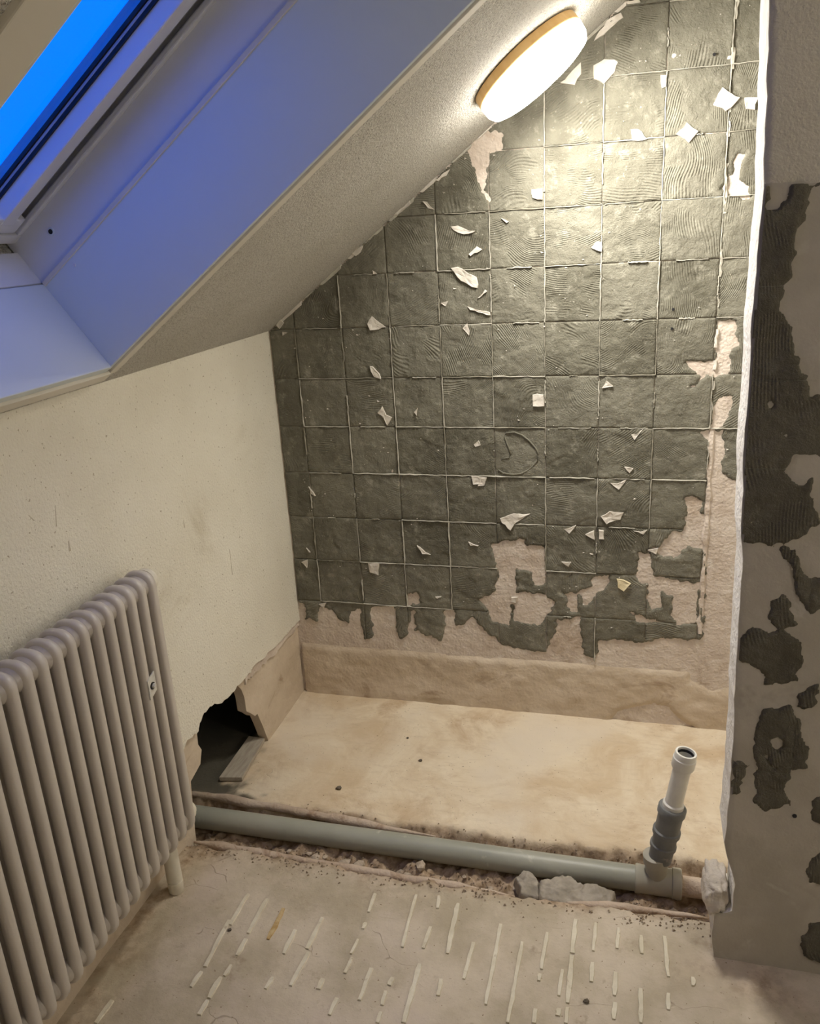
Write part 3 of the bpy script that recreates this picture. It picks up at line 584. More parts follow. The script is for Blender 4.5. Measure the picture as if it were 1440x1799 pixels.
# rounded mortar edgings along both sides of the trench
def edging(x0, x1, y0, y1, z, rad, seed):
    n = int((x1 - x0) / 0.02)
    pts, rads = [], []
    for i in range(n + 1):
        t = i / n; x = x0 + (x1 - x0) * t
        pts.append((x, y0 + (y1 - y0) * t + 0.012 * float(fnoise(np.array([x]), np.array([1.0]), 3, seed)[0]), z + 0.004 * float(fnoise(np.array([x]), np.array([2.0]), 9, seed)[0])))
        rads.append(rad * (0.15 + 0.85 * min(1, i / 5, (n - i) / 9)) * (1 + 0.45 * float(fnoise(np.array([x]), np.array([4.0]), 26, seed + 1)[0])))
    v, f_ = tube_path(pts, rads, 10)
    return link('mortar_edging', mesh_from('mortar_edging', v, f_, True), M['mortar'], floor)
edging(-0.02, 0.86, -0.799, -0.826, 0.009, 0.013, 5)
edging(0.98, 1.30, -0.817, -0.808, 0.009, 0.013, 25)
edging(-0.18, 0.62, -0.604, -0.642, -0.003, 0.012, 15)

# ------------------------------------------------------------------ gable wall: adhesive squares, grout ridges, chips, base band
def back_to3(u, v, h): return u, -h, v
NT = 36
def tile_piece(u0, u1, v0, v1, field, base, seed, to3, mat, parent, clip=None, n=NT, rim=True):
    nu = max(3, int(round(n * (u1 - u0) / TILE))); nv = max(3, int(round(n * (v1 - v0) / TILE)))
    gu = np.concatenate([[u0], np.linspace(u0 + 0.0006, u1 - 0.0006, nu), [u1]]); gv = np.concatenate([[v0], np.linspace(v0 + 0.0006, v1 - 0.0006, nv), [v1]])
    U, V = np.meshgrid(gu, gv, indexing='ij')
    ed = np.minimum(np.minimum(U - u0, u1 - U), np.minimum(V - v0, v1 - V))
    sd = field(U, V) + 0.010 * fnoise(U, V, 70, 101) + 0.008 * fnoise(U, V, 22, 103)
    hh = base + 0.0026 * fnoise(U, V, 26, 111) + 0.0020 * fnoise(U, V, 70, 113)
    fl = fnoise(U, V, 11, 131, 2)
    hh = hh + 0.0016 * smooth01((fl - 0.08) / 0.05) - 0.0012 * smooth01((-fl - 0.22) / 0.05)
    hh = hh * (0.80 + 0.20 * smooth01((ed + 0.003 * fnoise(U, V, 60, 119)) / 0.009))
    Hh = np.where(sd > 0, hh * smooth01(sd / 0.004), -0.0025 * smooth01(-sd / 0.004))
    if rim: Hh[0, :] = Hh[-1, :] = -0.0025; Hh[:, 0] = Hh[:, -1] = -0.0025
    o = relief('adhesive_square', U, V, Hh, to3, mat, parent, ok=None if clip is None else clip(U, V))
    return o
def back_field(U, V): return sd_union(U, V, PATCHES)
under = lambda U, V: V < SLOPE0 + SLOPE * U - 0.002
for i in range(-1, 10):
    for k in range(-5, 10):
        u0, v0 = GX0 + i * TILE, GZ0 + k * TILE
        if u0 > 1.62 or v0 > SLOPE0 + SLOPE * (u0 + TILE): continue
        u1, v1 = u0 + TILE - 0.0004, v0 + TILE - 0.0004
        u0 = max(u0 + 0.0004, 0.004); v0 += 0.0004
        if u1 - u0 < 0.02 or v1 < 0.2: continue
        rr = random.Random(i * 100 + k)
        o = tile_piece(u0, u1, v0, v1, back_field, 0.0042 + rr.uniform(-0.0012, 0.0012), 0, back_to3, M['adhesive'], wall_back, under)
        if o is None: continue
        ang = rr.random()
        st = rr.choice((0.25, 0.5, 0.8, 1.0))
        if i >= 7 and k >= 2: ang, st = 0.0 + rr.uniform(-0.03, 0.03), 1.0
        elif i >= 4 and k >= 3: ang, st = 0.25 + rr.uniform(-0.06, 0.06), 0.9
        o.color = (ang % 1.0, rr.uniform(0.2, 1.0), st, 1)

# grout ridges, one piece per tile edge
def ridge_piece(p0, p1, w, h, seed):
    rr = random.Random(seed)
    mt = M['grout'] if rr.random() < 0.72 else M['grout_grey']
    w *= rr.uniform(0.75, 1.15)
    (x0, z0), (x1, z1) = p0, p1
    n = 9; dx, dz = x1 - x0, z1 - z0; ln = math.hypot(dx, dz); nx, nz = -dz / ln, dx / ln
    V, F_ = [], []
    for i in range(n + 1):
        t = i / n; ww = w * rr.uniform(0.55, 1.25); hh = h * rr.uniform(0.75, 1.08); j = rr.uniform(-0.0011, 0.0011)
        cx, cz = x0 + dx * t + nx * j, z0 + dz * t + nz * j
        V += [(cx - nx * ww, 0.001, cz - nz * ww), (cx - nx * ww * 0.4, -hh, cz - nz * ww * 0.4), (cx + nx * ww * 0.4, -hh, cz + nz * ww * 0.4), (cx + nx * ww, 0.001, cz + nz * ww)]
    for i in range(n):
        a = 4 * i
        F_ += [(a, a + 4, a + 5, a + 1), (a + 1, a + 5, a + 6, a + 2), (a + 2, a + 6, a + 7, a + 3)]
    F_ += [(0, 1, 2, 3), (4 * n + 3, 4 * n + 2, 4 * n + 1, 4 * n)]
    return link('grout_ridge', mesh_from('grout_ridge', V, F_), mt, wall_back)
def free(x, z):
    return float(back_field(np.array([[x]]), np.array([[z]]))[0, 0]) > 0.0 and z < SLOPE0 + SLOPE * x - 0.015 and x > 0.012
strong = {3, 5, 6, 7}
for i in range(0, 10):
    for k in range(-4, 9):
        rr = random.Random(i * 37 + k * 101 + 5)
        x, z = GX0 + i * TILE, GZ0 + k * TILE
        if x < 1.56 and free(x, z + 0.01) and free(x, z + TILE - 0.01) and free(x, z + TILE / 2) and rr.random() < (0.99 if i in strong else 0.95):
            t0, t1 = (0.0, 1.0) if rr.random() < 0.7 else sorted((rr.uniform(0, 0.5), rr.uniform(0.55, 1)))
            ridge_piece((x, z + TILE * t0), (x, z + TILE * t1), 0.0029 if i in strong else 0.0022, 0.0080, i * 50 + k)
        if x + TILE < 1.6 and free(x + 0.01, z) and free(x + TILE - 0.01, z) and free(x + TILE / 2, z) and rr.random() < 0.95:
            t0, t1 = (0.0, 1.0) if rr.random() < 0.6 else sorted((rr.uniform(0, 0.5), rr.uniform(0.5, 1)))
            ridge_piece((x + TILE * t0, z), (x + TILE * t1, z), 0.0022, 0.0078, i * 50 + k + 7000)

# gypsum chips still stuck to the adhesive: domed, ragged flakes
def chip_piece(poly, mat, seed, lift=0.0088):
    rr = random.Random(seed)
    out = []
    for a, b_ in zip(poly, poly[1:] + poly[:1]):
        ln = math.hypot(b_[0] - a[0], b_[1] - a[1]); n = max(1, int(ln / 0.012))
        for t in range(n):
            f_ = t / n
            out.append((a[0] + (b_[0] - a[0]) * f_ + rr.uniform(-0.002, 0.002), a[1] + (b_[1] - a[1]) * f_ + rr.uniform(-0.002, 0.002)))
    cx = sum(p[0] for p in out) / len(out); cz = sum(p[1] for p in out) / len(out); n = len(out)
    V = [(x, -0.002, z) for x, z in out]
    ta, tb = rr.uniform(-0.25, 0.25), rr.uniform(-0.1, 0.3)
    tilt = lambda x, z: (x - cx) * ta + (z - cz) * tb
    V += [(cx + (x - cx) * 0.93, -(lift + rr.uniform(-0.001, 0.0015)) + tilt(x, z) * 0.3, cz + (z - cz) * 0.93) for x, z in out]
    V += [(cx + (x - cx) * 0.5, -(lift + rr.uniform(-0.0012, 0.0005)), cz + (z - cz) * 0.5) for x, z in out]
    V.append((cx, -lift + 0.0006, cz))
    F_ = []
    for i in range(n):
        j = (i + 1) % n
        F_ += [(i, j, n + j, n + i), (n + i, n + j, 2 * n + j, 2 * n + i), (2 * n + i, 2 * n + j, 3 * n)]
    bm = bmesh.new(); bm.from_mesh(mesh_from('t', V, F_))
    return link('gypsum_chip', mesh_bm('gypsum_chip', bm), mat, wall_back)
for k, c in enumerate(CHIPS): chip_piece(list(c), M['chip'], k)
tag(chip_piece(list(YELLOW_CHIP), M['chip_yellow'], 99, 0.010), 'yellowish gypsum chip')

V, F_ = [], []
for k in range(420):
    x, z = rng.uniform(0.05, 1.45), rng.uniform(0.32, 2.1)
    if not free(x, z): continue
    sz = rng.uniform(0.0008, 0.0030); b0 = len(V); el = rng.uniform(0.5, 2.2)
    for dx, dy, dz in ((1, 0, 0.2), (-0.7, 0, 0.9), (-0.6, 0, -0.8), (0.1, 1, 0)):
        V.append((x + sz * el * (dx + rng.uniform(-0.3, 0.3)), -0.0042 - sz * dy, z + sz * (dz + rng.uniform(-0.3, 0.3))))
    F_ += [(b0, b0 + 3, b0 + 1), (b0 + 1, b0 + 3, b0 + 2), (b0 + 2, b0 + 3, b0), (b0, b0 + 1, b0 + 2)]
tag(link('plaster_crumbs', mesh_from('plaster_crumbs', V, F_), M['chip'], wall_back), kind='stuff')

for x, z in ((1.1923, 1.2976), (1.1916, 1.2461), (1.262, 1.905)):
    lathe_obj('drill_hole', ((0, 0.004), (0.0015, 0.0036)), (x, -0.006, z), (0, -1, 0), M['gasket'], wall_back, 10)

for path in (D1, D2):
    v, f_ = tube_path([(x, -0.0045, z) for x, z in path], [0.0016] + [0.0028] * (len(path) - 2) + [0.0014], 8)
    link('adhesive_smear', mesh_from('adhesive_smear', v, f_, True), M['adhesive'], wall_back).color = (0.1, 0.5, 0.0, 1)

# long plaster bead beside the last grout line and the ragged filler under the slope
def bead(pts, w, h, mat, name):
    V, F_ = [], []
    for i, (x, z) in enumerate(pts):
        ww, hh = w * rng.uniform(0.7, 1.3), h * rng.uniform(0.6, 1.2)
        V += [(x - ww, 0.001, z), (x - ww * 0.5, -hh, z), (x + ww * 0.5, -hh, z), (x + ww, 0.001, z)]
    for i in range(len(pts) - 1):
        a = 4 * i; F_ += [(a, a + 4, a + 5, a + 1), (a + 1, a + 5, a + 6, a + 2), (a + 2, a + 6, a + 7, a + 3)]
    F_ += [(0, 1, 2, 3), tuple(4 * len(pts) - 1 - q for q in range(4))]
    return link(name, mesh_from(name, V, F_), mat, wall_back)
X8 = GX0 + 8 * TILE
bead([(X8 + 0.007 + rng.uniform(-0.002, 0.002), 0.33 + 0.02 * i) for i in range(33)], 0.0095, 0.0055, M['bare_plaster'], 'plaster_bead')
zb = 1.02
while zb < 2.1:
    n_ = rng.randint(3, 11)
    bead([(X8 + 0.003 + rng.uniform(-0.0025, 0.0025), zb + 0.012 * i) for i in range(n_)], rng.uniform(0.002, 0.006), 0.0065, M['grout'] if rng.random() < 0.6 else M['chip'], 'plaster_bead')
    zb += 0.012 * n_ + rng.uniform(0.0, 0.05)
s = 0.03
k = 0
while s < 1.5:
    ln = rng.uniform(0.03, 0.12)
    w = rng.uniform(0.004, 0.012)
    mid = Vector(slope_pt(s, 0, -0.002)); e = Vector(slope_pt(s + ln, 0, -0.002))
    v = [slope_pt(s, 0.002, -0.001), slope_pt(s + ln, 0.002, -0.001), slope_pt(s + ln - 0.008, 0.002, -w), slope_pt(s + 0.008, 0.002, -w * 0.8),
         slope_pt(s + 0.004, -0.007, -0.001), slope_pt(s + ln - 0.004, -0.007, -0.001), slope_pt(s + ln - 0.010, -0.006, -w * 0.8), slope_pt(s + 0.010, -0.006, -w * 0.7)]
    bm = bmesh.new(); add_hexa(bm, v)
    link('filler_edge', mesh_bm('filler_edge', bm), M['grout'] if k % 3 else M['chip'], wall_back)
    s += ln + rng.uniform(0.0, 0.03); k += 1

# stained base band along the floor
bu = np.linspace(0.0, 1.7, 190); bv = np.linspace(-0.03, 0.24, 34)
BU, BV = np.meshgrid(bu, bv, indexing='ij')
bsd = -sd_poly(BU, BV, BAND)
bsd = np.minimum(bsd, sd_union(BU, BV, BAND_HOLES)) + 0.006 * fnoise(BU, BV, 30, 201)
bh = 0.007 + 0.007 * fnoise(BU, BV, 9, 211) + 0.003 * fnoise(BU, BV, 40, 213)
BH = np.where(bsd > 0, np.maximum(bh, 0.0015) * smooth01(bsd / 0.018), -0.0025)
tag(relief('base_band', BU, BV, BH, back_to3, M['band'], wall_back), 'brownish bare render band along the floor')

# ------------------------------------------------------------------ partition face
part_to3 = lambda u, v, h: (u, YP - h, v)
def part_left(V):
    a = np.array(pl); return np.interp(-V, -a[:, 1], a[:, 0])
pu = np.linspace(1.262, 2.4, 160); pv = np.linspace(0.0, 2.3, 260)
# smooth filler skin over the gypsum core
PU, PV = np.meshgrid(np.concatenate([np.linspace(0, 0.3, 50), np.linspace(0.33, 1.9, 40)]), np.linspace(0.0, 1.578, 230), indexing='ij')
PU = PU + part_left(PV) + 0.001
PH = 0.0022 + 0.0012 * fnoise(PU, PV, 9, 301) + 0.0006 * fnoise(PU, PV, 50, 303)
PH = PH * smooth01((PU - part_left(PV)) / 0.006)
tag(relief('filler_skin', PU, PV, PH, part_to3, M['part_plain'], wall_right, drop=-1), 'smooth grey filler surface')
# painted plaster above the former tiles
QU, QV = np.meshgrid(np.concatenate([np.linspace(0, 0.3, 50), np.linspace(0.33, 1.9, 30)]), np.linspace(1.55, 2.40, 90), indexing='ij')
QU = QU + part_left(QV) + 0.001
QH = 0.006 * smooth01((QV - 1.574 + 0.010 * fnoise(QU, QV, 20, 311)) / 0.006) * smooth01((QU - part_left(QV)) / 0.008) - 0.001
tag(relief('painted_plaster', QU, QV, QH, part_to3, M['part_paint'], wall_right), 'dull painted plaster above the tiled area')
def dark_field(U, V):
    sd = sd_union(U, V, DARK, 0.03)
    sd = np.maximum(sd, -sd_union(U, V, DARK_HOLES, 0.03))
    far = 0.05 * fnoise(U, V, 7, 331) - 0.004
    sd = np.minimum(sd, -(far - 0.05 * smooth01((1.66 - U) / 0.14)))
    return -sd
part3 = lambda u, v, h: (u, YP - 0.0022 - h, v)
for i in range(0, 8):
    for k in range(0, 11):
        u0, v0 = 1.262 + i * 0.152, 1.575 - (k + 1) * 0.152
        if v0 < -0.03 or u0 > 2.3: continue
        o = tile_piece(u0 + 0.0002, u0 + TILE - 0.0002, max(v0, 0.04) + 0.0002, v0 + TILE - 0.0002, dark_field, 0.0036, 1, part3, M['adhesive_dark'], wall_right, lambda U, V: U > part_left(V) + 0.0015, 40, False)
        if o is not None: o.color = (0.02, 0.25, 0.55, 1)
lathe_obj('drill_hole', ((0, 0.0045), (0.002, 0.004)), (1.4294, YP - 0.002, 0.4147), (0, -1, 0), M['gasket'], wall_right, 10)
# broken mortar lump at the foot of the partition end
bm = bmesh.new()
bmesh.ops.create_icosphere(bm, subdivisions=4, radius=1.0)
for v in bm.verts:
    v.co = Vector([math.copysign(abs(c_) ** 0.6, c_) for c_ in v.co])
    n_ = 1 + 0.28 * float(fnoise(np.array([v.co.x * 2]), np.array([v.co.z * 2 + v.co.y]), 1.6, 401, 4)[0])
    v.co = Vector((1.300 + v.co.x * 0.024 * n_, -0.872 + v.co.y * 0.055 * n_, 0.166 + v.co.z * 0.040 * n_))
tag(link('broken_lump', mesh_bm('broken_lump', bm, True), M['lump'], wall_right), 'white broken plaster lump')

# ------------------------------------------------------------------ roof window
win = tag(empty('window_1', slope_pt(WS0, WY1, 0)), 'tilted roof window with white lining and dusk blue sky behind the glass', 'window', kind='structure')
LT = 0.014
WT = 0.82                                             # upper end of the window itself; the lining opens up to WS1 at the room side
def slope_quad_pts(y0, y1, prof):
    return [slope_pt(s_, y, d_) for y in (y0, y1) for (s_, d_) in prof]
side_prof = ((WS0, -0.004), (WS1, -0.004), (WT + 0.14, 0.205), (WS0, 0.205))
tag(boxes('lining_panel', M['lining'], win, slope_quad_pts(WY1 - LT, WY1, side_prof), bevel=0.002), 'wide flat side panel of the lining')
boxes('lining_panel', M['lining'], win, slope_quad_pts(WY0, WY0 + LT, side_prof), bevel=0.002)
boxes('lining_panel', M['lining'], win, slope_quad_pts(WY0 - 0.005, WY1 + 0.005, ((WS1, -0.004), (WS1 + 0.02, -0.004), (WT + 0.02, 0.31), (WT, 0.31))), bevel=0.002)
boxes('sill_panel', M['lining'], win, slope_box_pts(WS0 - 0.004, WS0 + LT, WY0 + LT, WY1 - LT, -0.006, 0.205), bevel=0.002)
boxes('sill_edge', M['lining_edge'], win, slope_box_pts(WS0 - 0.03, WS0 - 0.004, WY0 - 0.03, WY1 - 0.004, -0.012, 0.004), bevel=0.002)
boxes('lining_edge', M['lining_edge'], win, slope_box_pts(WS0 - 0.01, WS1 + 0.03, WY1 - 0.004, WY1 + 0.024, -0.009, 0.003), bevel=0.002)
boxes('lining_edge', M['lining_edge'], win, slope_box_pts(WS0 - 0.01, WS1 + 0.03, WY0 - 0.05, WY0 + 0.004, -0.008, 0.003), bevel=0.002)
boxes('cover_strip', M['lining_edge'], win, slope_box_pts(WS0 + 0.014, WT + 0.12, WY1 - LT - 0.003, WY1 - 0.002, 0.199, 0.209), bevel=0.0015)
fr0 = 0.209
rail_prof = ((WS0 + 0.004, fr0), (WT + 0.13, fr0), (WT, 0.346), (WS0 + 0.004, 0.346))
for pts in (slope_quad_pts(WY1 - 0.011, WY1 + 0.01, rail_prof), slope_quad_pts(WY0 - 0.01, WY0 + 0.011, rail_prof),
            slope_box_pts(WS0 - 0.01, WS0 + 0.012, WY0 + 0.011, WY1 - 0.011, fr0, 0.285), slope_box_pts(WT - 0.02, WT, WY0 + 0.011, WY1 - 0.011, 0.30, 0.346)):
    boxes('frame_rail', M['frame'], win, pts, bevel=0.002)
lip = 0.300
for pts in (slope_box_pts(WS0 + 0.045, WT, WY1 - 0.024, WY1 - 0.010, lip, lip + 0.012), slope_box_pts(WS0 + 0.045, WT, WY0 + 0.010, WY0 + 0.024, lip, lip + 0.012),
            slope_box_pts(WS0 + 0.02, WS0 + 0.045, WY0 + 0.010, WY1 - 0.010, lip, lip + 0.012)):
    boxes('frame_lip', M['frame'], win, pts, bevel=0.003)
for pts in (slope_box_pts(WS0, WS1, WY1 - 0.075, WY1 + 0.01, 0.352, 0.38), slope_box_pts(WS0, WS1, WY0 - 0.01, WY0 + 0.075, 0.352, 0.38),
            slope_box_pts(WS0 - 0.01, WS0 + 0.08, WY0 + 0.07, WY1 - 0.07, 0.352, 0.38), slope_box_pts(WT - 0.08, WS1 + 0.05, WY0 - 0.02, WY1 + 0.02, 0.346, 0.38)):
    boxes('outer_frame', M['bead'], win, pts)
sash = empty('sash', slope_pt(WS0, WY1, 0)); sash.parent = win; sash.location = (0, 0, 0)
A0, A1 = 0.034, 0.095
for pts in (slope_box_pts(WS0 + 0.075, WT - 0.02, WY1 - A1, WY1 - A0 - 0.028, 0.300, 0.350), slope_box_pts(WS0 + 0.075, WT - 0.02, WY0 + A0 + 0.028, WY0 + A1, 0.300, 0.350),
            slope_box_pts(WS0 + 0.050, WS0 + 0.090, WY0 + A0, WY1 - A0, 0.302, 0.350), slope_box_pts(WT - 0.07, WT - 0.02, WY0 + A0, WY1 - A0, 0.302, 0.350)):
    boxes('sash_bar', M['frame'], sash, pts, bevel=0.003)
for y0, y1 in ((WY1 - A0 - 0.030, WY1 - A0 + 0.004), (WY0 + A0 - 0.004, WY0 + A0 + 0.030)):
    boxes('recess_shade_strip', M['recess_shade'], sash, slope_box_pts(WS0 + 0.05, WT - 0.02, y0, y1, 0.316, 0.350))  # shaded gap beside the sash, drawn as a grey strip
for y0, y1 in ((WY1 - A1 - 0.004, WY1 - A1 + 0.001), (WY0 + A1 - 0.001, WY0 + A1 + 0.004)):
    boxes('gasket', M['gasket'], sash, slope_box_pts(WS0 + 0.088, WT - 0.07, y0, y1, 0.3305, 0.3365))
    boxes('glazing_bead', M['bead'], sash, slope_box_pts(WS0 + 0.088, WT - 0.07, y0, y1, 0.337, 0.342), bevel=0.001)
    boxes('gasket', M['gasket'], sash, slope_box_pts(WS0 + 0.088, WT - 0.07, y0 - 0.003, y1 + 0.003, 0.3425, 0.349))
boxes('pane', M['glass'], sash, slope_box_pts(WS0 + 0.085, WT - 0.065, WY0 + A1 - 0.005, WY1 - A1 + 0.005, 0.3495, 0.3535))
# pivot hole and a screw cap in the far frame rail
def disc_on_rail(s_, d_, rad, h0, mat, nm):
    p = Vector(slope_pt(s_, WY1 - 0.011, d_))
    return lathe_obj(nm, ((0, rad), (h0, rad * 0.85)), p, (0, -1, 0), mat, win, 16)
disc_on_rail(0.165, 0.262, 0.0085, 0.0015, M['lining'], 'hole_collar')
disc_on_rail(0.165, 0.262, 0.0055, 0.0022, M['gasket'], 'screw_hole')
p = Vector(slope_pt(0.16, WY1 - LT, 0.185)); lathe_obj('screw_cap', ((0, 0.004), (0.0015, 0.003)), p, (0, -1, 0), M['frame'], win, 12)

# ------------------------------------------------------------------ ceiling lamp
LS, LY = 1.043, -0.335
def round_lamp(origin, axis, label, share):
    e = tag(empty('ceiling_lamp', origin), label, 'lamp')
    lathe_obj('wood_ring', ((0.0, 0.128), (0.002, 0.135), (0.020, 0.136), (0.023, 0.134), (0.023, 0.120)), origin, axis, M['wood'], e, 64)
    lathe_obj('diffuser', ((0.0601, 0.127), (0.0645, 0.114), (0.0665, 0.06), (0.0667, 0.01)), origin, axis, M['lamp'], e, 64)
    lathe_obj('diffuser_rim', ((0.021, 0.130), (0.025, 0.136), (0.048, 0.134), (0.0600, 0.127)), origin, axis, M['lamp_rim'], e, 64, cap=False)
    return e
round_lamp(slope_pt(LS, LY, 0), -SU, 'round lit ceiling lamp with a light wood ring on the sloping ceiling', 1.0)
# glowing globe added out of view as fill light, to the right of the viewer
GL = Vector((XR, -2.0, 1.6))
gl = tag(empty('added_fill_light', GL), 'added unseen fill light, a glowing globe to the right of the viewer', 'lamp')
lathe_obj('fill_light_plate', ((0, 0.06), (0.012, 0.058), (0.018, 0.03), (0.05, 0.022)), GL, (-1, 0, 0), M['frame'], gl, 32)
gp = [(0.045, 0.03)] + [(0.13 - 0.09 * math.cos(t), 0.09 * math.sin(t)) for t in np.linspace(0.45, 3.0, 14)] + [(0.22, 0.006)]
lathe_obj('globe', gp, GL, (-1, 0, 0), M['fill_globe'], gl, 32)

# ------------------------------------------------------------------ sectional radiator
RX0, RX1, RZ0, RZ1 = 0.030, 0.107, 0.190, 0.872
PITCH, NSEC, RY0 = 0.0402, 18, -0.958
rad = tag(empty('radiator', (0.068, RY0 - PITCH * (NSEC - 1) / 2, FZ)), 'warm grey steel sectional radiator standing along the cream knee wall', 'radiator')
def round_rect(x0, x1, z0, z1, rr, n=7):
    out = []
    for cx, cz, a0 in ((x1 - rr, z1 - rr, 0), (x0 + rr, z1 - rr, 90), (x0 + rr, z0 + rr, 180), (x1 - rr, z0 + rr, 270)):
        for k in range(n + 1):
            a = math.radians(a0 + 90 * k / n); out.append((cx + rr * math.cos(a), cz + rr * math.sin(a)))
    return out
def section_mesh():
    V, F_ = [], []
    x0, x1, z0, z1 = RX0 - 0.068, RX1 - 0.068, RZ0 - FZ, RZ1 - FZ
    cw, ct, nr = 0.023, 0.0108, 16
    n = len(round_rect(0, 1, 0, 1, 0.1))
    for k in range(nr):
        th = 2 * math.pi * k / nr
        c, s_ = math.cos(th), math.sin(th)
        c = math.copysign(abs(c) ** 0.75, c); s_ = math.copysign(abs(s_) ** 0.75, s_)
        ins, yv = cw / 2 * (1 - c), ct * s_
        for (x, z) in round_rect(x0 + ins, x1 - ins, z0 + ins, z1 - ins, max(0.006, 0.033 - ins)):
            V.append((x, yv, z))
    for k in range(nr):
        for i in range(n):
            a, b_ = k * n + i, k * n + (i + 1) % n
            c_, d_ = ((k + 1) % nr) * n + (i + 1) % n, ((k + 1) % nr) * n + i
            F_.append((a, b_, c_, d_))
    # thin web between front and back column
    o = len(V); ins = cw - 0.004
    for yv in (-0.003, 0.003):
        for (x, z) in round_rect(x0 + ins, x1 - ins, z0 + ins, z1 - ins, 0.010): V.append((x, yv, z))
    F_.append(tuple(range(o, o + n))); F_.append(tuple(range(o + n, o + 2 * n))[::-1])
    # necks joining the sections
    for zc in (z1 - 0.034, z0 + 0.034):
        seg = 20
        prof = ((-PITCH / 2, 0.0225), (-0.0165, 0.0225), (-0.0140, 0.0250), (0.0, 0.028), (0.0140, 0.0250), (0.0165, 0.0225), (PITCH / 2, 0.0225))
        o = len(V)
        for t, rr in prof:
            for k in range(seg):
                a = 2 * math.pi * k / seg; V.append((0.0005 + rr * 1.12 * math.cos(a), t, zc + rr * math.sin(a)))
        for i in range(len(prof) - 1):
            for k in range(seg):
                a, b_ = o + i * seg + k, o + i * seg + (k + 1) % seg
                F_.append((a, b_, b_ + seg, a + seg))
        F_.append(tuple(range(o, o + seg))[::-1]); F_.append(tuple(range(o + 6 * seg, o + 7 * seg)))
    return mesh_from('radiator_section', V, F_, True)
sm = section_mesh()
sm.materials.append(M['radiator'])
for k in range(NSEC):
    o = link('section', sm, None, rad, (0.068, RY0 - k * PITCH, FZ))
for zc in (RZ1 - 0.034, RZ0 + 0.034):
    lathe_obj('end_plug', ((0, 0.028), (0.010, 0.028), (0.013, 0.025), (0.020, 0.0235), (0.021, 0.012), (0.030, 0.011)), (0.0685, RY0 + PITCH / 2 - 0.002, zc), (0, 1, 0), M['cap'], rad, 20)
for yl in (-0.990, -1.56):
    lg = lathe_obj('leg', ((0.0, 0.017), (0.003, 0.019), (0.030, 0.019), (0.032, 0.0165), (0.034, 0.019), (0.10, 0.0185), (0.19, 0.018)), (0.046, yl, FZ - 0.002), (0, 0, 1), M['cap'], rad, 18)
# bracket plate clamped between two sections
bm = bmesh.new()
add_hexa(bm, [(0.1065, -1.045, 0.606), (0.1065, -1.017, 0.617), (0.1065, -1.017, 0.663), (0.1065, -1.045, 0.652),
              (0.109, -1.045, 0.606), (0.109, -1.017, 0.617), (0.109, -1.017, 0.663), (0.109, -1.045, 0.652)])
pt = link('bracket_plate', mesh_bm('bracket_plate', bm), M['steel'], rad)
lathe_obj('bolt', ((0, 0.0085), (0.001, 0.0085)), (0.109, -1.031, 0.634), (1, 0, 0), M['gasket'], pt, 16)
lathe_obj('bolt', ((0, 0.006), (0.005, 0.005)), (0.110, -1.029, 0.633), (1, 0, 0), M['steel'], pt, 6)

# ------------------------------------------------------------------ drain pipe with tee and upright stub
PYC, PZC, PR = -0.697, 0.0, 0.0305
drain = tag(empty('drain_pipe', (1.19, PYC, PZC)), 'grey-green drain pipe in the floor trench with tee and upright stub', 'pipe')
lathe_obj('pipe_run', ((0, PR), (1.36, PR)), (-0.22, PYC, PZC), (1, 0, 0), M['pipe'], drain, 32)
tee = lathe_obj('tee_fitting', ((0, 0.0325), (0.002, 0.0348), (0.012, 0.0348), (0.014, 0.0335), (0.086, 0.0335), (0.088, 0.0365), (0.106, 0.0365), (0.109, 0.034)), (1.138, PYC, PZC), (1, 0, 0), M['pipe_tee'], drain, 32)
lathe_obj('pipe_end', ((0, 0.024), (0.12, 0.024)), (1.24, PYC, PZC - 0.004), (1, 0, 0), M['mortar'], drain, 24)
ST = Vector((0.150, 0.0, 1.0)).normalized()
SB = Vector((1.189, PYC, 0.0))
br = lathe_obj('branch_socket', ((0.015, 0.0265), (0.055, 0.0265), (0.058, 0.031), (0.078, 0.031), (0.080, 0.028)), SB, (Vector((-0.05, 0, 1))).normalized(), M['pipe_tee'], tee, 28)
SB2 = Vector((1.1905, PYC, 0.045))
lathe_obj('rubber_coupling', ((0.02, 0.024), (0.024, 0.0275), (0.060, 0.0275), (0.062, 0.031), (0.070, 0.031), (0.072, 0.028), (0.098, 0.028), (0.101, 0.0325), (0.112, 0.0325), (0.115, 0.0285),
                              (0.160, 0.029), (0.162, 0.0325), (0.178, 0.0325), (0.181, 0.030), (0.181, 0.021)), SB2, ST, M['rubber'], drain, 32)
stub = lathe_obj('stub_pipe', ((0.17, 0.0245), (0.190, 0.0245), (0.193, 0.0205), (0.29, 0.0205), (0.292, 0.0245), (0.296, 0.0262), (0.318, 0.0262), (0.320, 0.0245), (0.332, 0.0245), (0.334, 0.0235), (0.334, 0.0195), (0.30, 0.0185), (0.25, 0.018)),
                 SB2, ST, M['white_pipe'], drain, 32, cap=False)
lathe_obj('bore', ((0.25, 0.0179), (0.252, 0.0179)), SB2, ST, M['pipe_inside'], stub, 24)
lathe_obj('seal_ring', ((0.322, 0.0196), (0.328, 0.0197), (0.3285, 0.0180), (0.322, 0.0178)), SB2, ST, M['gasket'], stub, 28, cap=False)

